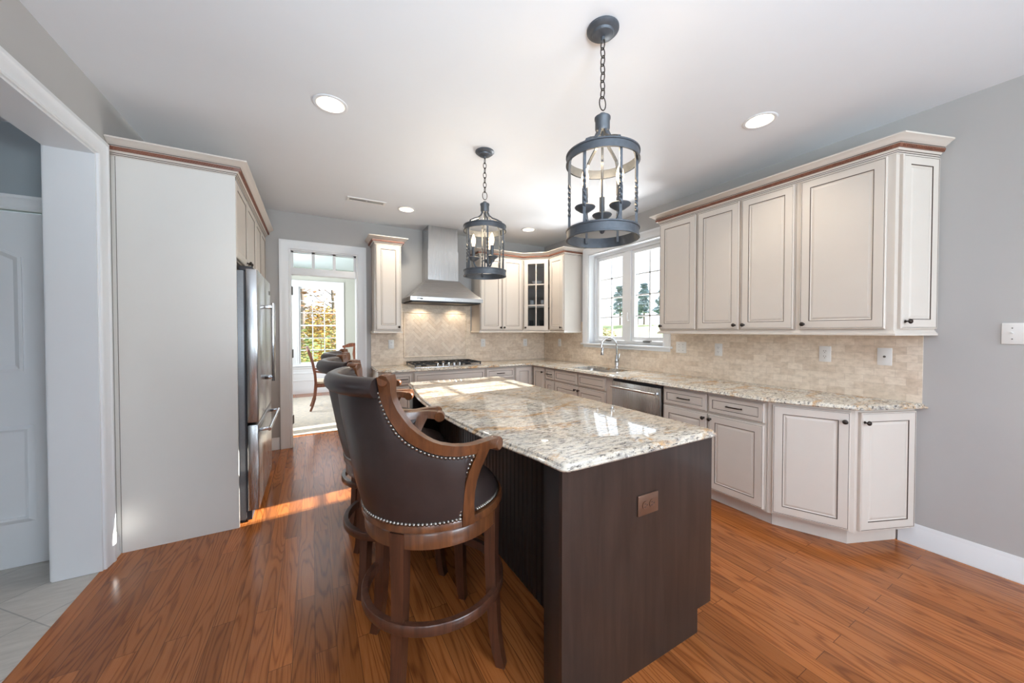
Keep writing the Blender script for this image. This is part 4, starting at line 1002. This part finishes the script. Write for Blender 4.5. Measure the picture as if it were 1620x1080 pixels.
# ------------------------------------------------------------------ ceiling fixtures
labs = ['recessed downlight at upper left of the ceiling', 'recessed downlight at the right above the large wall cabinets', 'recessed downlight in front of the range hood beside the vent', 'recessed downlight above the back corner cabinets']
for (x, y), lb in zip(DOWN, labs):
    t = thing('recessed_downlight', lb, 'downlight', (x, y, ZC), 0, 'recessed ceiling lights')
    bm = B(); lathe(bm, [(.078, .001), (.078, -.004), (.092, -.006), (.098, -.003), (.098, -.0005), (.0818, -.0005)], 40, cap=False); obj('trim_ring', bm, 'trim', t, smooth=40)
    bm = B(); lathe(bm, [(.0785, -.002), (.055, .072), (.055, .085), (0, .085)], 36, cap=False); obj('reflector', bm, 'reflector', t, smooth=40)
    bm = B(); lathe(bm, [(0, .040), (.035, .042), (.052, .052), (.056, .068)], 32, cap=False); obj('lens', bm, 'lamp', t, smooth=60)
    lamp('downlight_glow', 'SPOT', (x, y, ZC-.01), 25 if y > 4 else 14, (1, .90, .76), (0, 0, -1), spot_size=R(168 if y > 4 else 120), spot_blend=.8, shadow_soft_size=.06)
t = thing('ceiling_vent', 'long slatted air register in the ceiling near the doorway', 'vent', (.515, 4.09, ZC))
bm = B(); frame(bm, -.19, .19, -.06, .06, .022, -.008, -.0005, lambda u, k, z: (u, z, k)); box(bm, -.008, .008, -.04, .04, -.008, -.0005); obj('register_frame', bm, 'plate', t, smooth=0)
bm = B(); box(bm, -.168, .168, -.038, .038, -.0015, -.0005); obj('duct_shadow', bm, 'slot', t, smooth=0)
bm = B()
for i in range(26):
    x = -.160+.0128*i
    if abs(x) > .012: box(bm, x-.0022, x+.0022, -.038, .038, -.0065, -.002)
obj('louvers', bm, 'plate', t, smooth=0)

# ------------------------------------------------------------------ dining room
bm = B(); box(bm, -.95, 2.9, 5.42, 8.45, .0005, .012, bev=.003); tag(obj('area_rug', bm, 'rug'), 'faded beige and grey patterned rug on the dining room floor', 'rug')
def make_chair():
    t = thing('dining_chair', '', 'chair')
    bm = B(); box(bm, -.23, .25, -.255, .255, .395, .45, bev=.008); obj('seat_rail', bm, 'chairwood', t)
    bm = B(); box(bm, -.215, .245, -.245, .245, .452, .492, bev=.018); obj('seat', bm, 'seatcloth', t)
    for s in (-1, 1):
        y = s*.235
        bm = B(); tube(bm, [(-.30, y, 0), (-.275, y, .06), (-.235, y, .20), (-.215, y, .42), (-.225, y, .60), (-.265, y, .82), (-.325, y, 1.02)], [.022, .024, .027, .030, .028, .025, .022], sq=True, twist=[pi/4]*7); obj('rear_leg', bm, 'chairwood', t, smooth=0)
        bm = B(); tube(bm, [(.24, y*.98, 0), (.235, y*.98, .20), (.23, y*.98, .40)], [.022, .026, .031], sq=True, twist=[pi/4]*3); obj('front_leg', bm, 'chairwood', t, smooth=0)
        bm = B(); tube(bm, [(-.235, y, .67), (-.10, y*1.06, .645), (.08, y*1.1, .645), (.17, y*1.1, .66), (.20, y*1.1, .655)], [.016, .018, .020, .024, .018], 10); tube(bm, [(.13, y*1.08, .645), (.10, y*1.07, .55), (.13, y*1.04, .43)], [.016, .014, .016], 8); obj('arm', bm, 'chairwood', t, smooth=60)
    bm = B()
    n = 12; rows = []
    for i in range(n+1):
        u = -1+2*i/n; y = u*.275; z1 = 1.075+.025*cos(u*pi)-.012*cos(2*u*pi); z0 = 1.005+.010*cos(u*pi); x = -.325-.03*(1-u*u)
        rows.append([bm.verts.new(p) for p in ((x, y, z0), (x+.03, y, z0), (x+.022, y, z1), (x-.008, y, z1))])
    for p, q in zip(rows, rows[1:]):
        for k in range(4): bm.faces.new((p[k], p[(k+1) % 4], q[(k+1) % 4], q[k]))
    bm.faces.new(rows[0]); bm.faces.new(rows[-1]); obj('crest_rail', bm, 'chairwood', t)
    bm = B()
    rows = [[bm.verts.new((x+d, s*w_, z)) for d, s in ((0, -1), (.014, -1), (.014, 1), (0, 1))] for x, z, w_ in ((-.23, .445, .07), (-.245, .58, .045), (-.26, .72, .06), (-.285, .86, .08), (-.335, 1.012, .06))]
    for p, q in zip(rows, rows[1:]):
        for k in range(4): bm.faces.new((p[k], p[(k+1) % 4], q[(k+1) % 4], q[k]))
    bm.faces.new(rows[0]); bm.faces.new(rows[-1]); obj('splat', bm, 'chairwood', t)
    return t
ch = make_chair(); ch['label'] = 'wooden armchair with tan seat standing on the dining rug'; ch['group'] = 'dining chairs'
ch.location = (.26, 7.10, .018)
dup(ch, (.80, 8.05, .018), R(-95), 'dining chair showing only its carved top rail beside the doorway edge')

# ------------------------------------------------------------------ outdoors
def gz(x, y):
    d = max(x-8, y-12, 0); return -.6+min(d, 55)*.062
bm = B(); G = 24
xs = [-60+180*i/G for i in range(G+1)]; V = [[bm.verts.new((x, y, gz(x, y))) for x in xs] for y in [-60+200*i/G for i in range(G+1)]]
for j in range(G):
    for i in range(G): bm.faces.new((V[j][i], V[j][i+1], V[j+1][i+1], V[j+1][i]))
# keep the lawn clear of the house
bmesh.ops.delete(bm, geom=[v for v in bm.verts if -4 < v.co.x < 4 and -4 < v.co.y < 9.5], context='VERTS')
struct('ground_lawn', bm, 'lawn')
def tree(name, label, x, y, h, kind, group, r, n, mat, z=None, trunk=.12, leaf=.5, seed=1, bare=0):
    rnd = random.Random(seed); z0 = gz(x, y) if z is None else z
    t = thing(name, label, 'tree' if trunk > .03 else 'shrub', (x, y, z0), 0, group)
    bm = B(); tube(bm, [(0, 0, -.2), (.02*h*.3, 0, h*.4), (-.01*h, .01*h, h*.75), (0, 0, h*.97)], [trunk, trunk*.75, trunk*.4, trunk*.08], 7)
    for k in range(bare):
        zz = h*rnd.uniform(.3, .9); a = rnd.uniform(0, 6.28); L = r*rnd.uniform(.7, 1.2)*(1.15-zz/h*.6)
        tube(bm, [(0, 0, zz), (cos(a)*L*.5, sin(a)*L*.5, zz+L*.35), (cos(a)*L, sin(a)*L, zz+L*.9)], [trunk*.3, trunk*.18, trunk*.04], 5)
    obj('trunk', bm, 'bark', t)
    bm = B()
    for k in range(n):
        if kind == 'pine':
            zz = h*rnd.uniform(.30, 1); lay = .45+.75*abs(sin(zz*4.2/h*3.1+x*.7)); rad = r*max(.05, 1.05-zz/h)**.5*lay+.1; a = rnd.uniform(0, 6.28); q = rad*rnd.uniform(.3, 1)
            p = Vector((q*cos(a), q*sin(a), zz-.25*q))
        elif kind == 'round':
            while True:
                p = Vector((rnd.uniform(-1, 1), rnd.uniform(-1, 1), rnd.uniform(-1, 1)))
                if .25 < p.length < 1: break
            p = Vector((p.x*r, p.y*r, h*.62+p.z*h*.38))
        else:
            a = rnd.uniform(0, 6.28); q = r*rnd.random()**.5; p = Vector((q*cos(a), q*sin(a), h*(.08+.9*rnd.random()*(1-.55*(q/r)**2))))
        s = leaf*rnd.uniform(.5, 1.1); m = Matrix.Translation(p) @ Matrix.Rotation(rnd.uniform(0, 6.28), 4, 'Z') @ Matrix.Rotation(rnd.uniform(-1, 1), 4, 'X')
        vs = [bm.verts.new(m @ Vector(v)) for v in ((-s, 0, 0), (0, -s*.45, .1*s), (s, 0, 0), (0, s*.45, .1*s))]; bm.faces.new(vs)
    f = obj('foliage', bm, mat, t, smooth=0); f['kind'] = 'stuff'
    return t
GP = 'pines beyond the sink window'
for i, (x, y, h, r, lab) in enumerate([(60, 57.8, 8.8, 2.2, 'tall pale pine seen through the left sash of the sink window'), (60, 51.2, 8.6, 1.8, 'tall pine with a thin top seen through the right sash of the sink window'), (61, 47.4, 7.0, 1.9, 'lower bushy pine seen at the right edge of the sink window'), (62, 54.6, 5.0, 1.1, 'small pine hidden behind the mullion of the sink window')]):
    tree('pine_tree', lab, x, y, h, 'pine', GP, r, 900, 'pine', seed=i+3, trunk=.2, leaf=.55)
tree('shrub', 'pale golden shrub low in the left sash of the sink window', 20, 20.8, 1.5, 'bush', None, 1.0, 700, 'gold', seed=41, trunk=.025, leaf=.13)
GD = 'autumn plants beyond the dining window'
for i, (x, y, h, r, m, lab) in enumerate([(-.85, 14.8, 2.6, .85, 'green', 'green and yellow bush at the left of the dining window'), (.30, 16.6, 3.1, .85, 'gold', 'golden orange bush in the middle of the dining window'), (1.35, 18.4, 3.1, .85, 'green', 'green bush at the right of the dining window')]):
    tree('autumn_bush', lab, x, y, h, 'bush', GD, r, 1500, m, z=-.35, seed=i+11, trunk=.02, leaf=.10)
for i, (x, y, h, r, m, lab) in enumerate([(-.45, 21, 6.6, 1.25, 'rust', 'half bare rust leaved tree in the upper left of the dining window'), (1.15, 26, 7.6, 1.5, 'rust', 'half bare rust leaved tree in the upper right of the dining window'), (.4, 36, 3.6, 2.2, 'gold', 'golden tree far behind the bushes of the dining window')]):
    tree('autumn_tree', lab, x, y, h, 'round', GD, r, 210 if m == 'rust' else 1500, m, z=0, seed=i+23, trunk=.13, leaf=.22, bare=12)
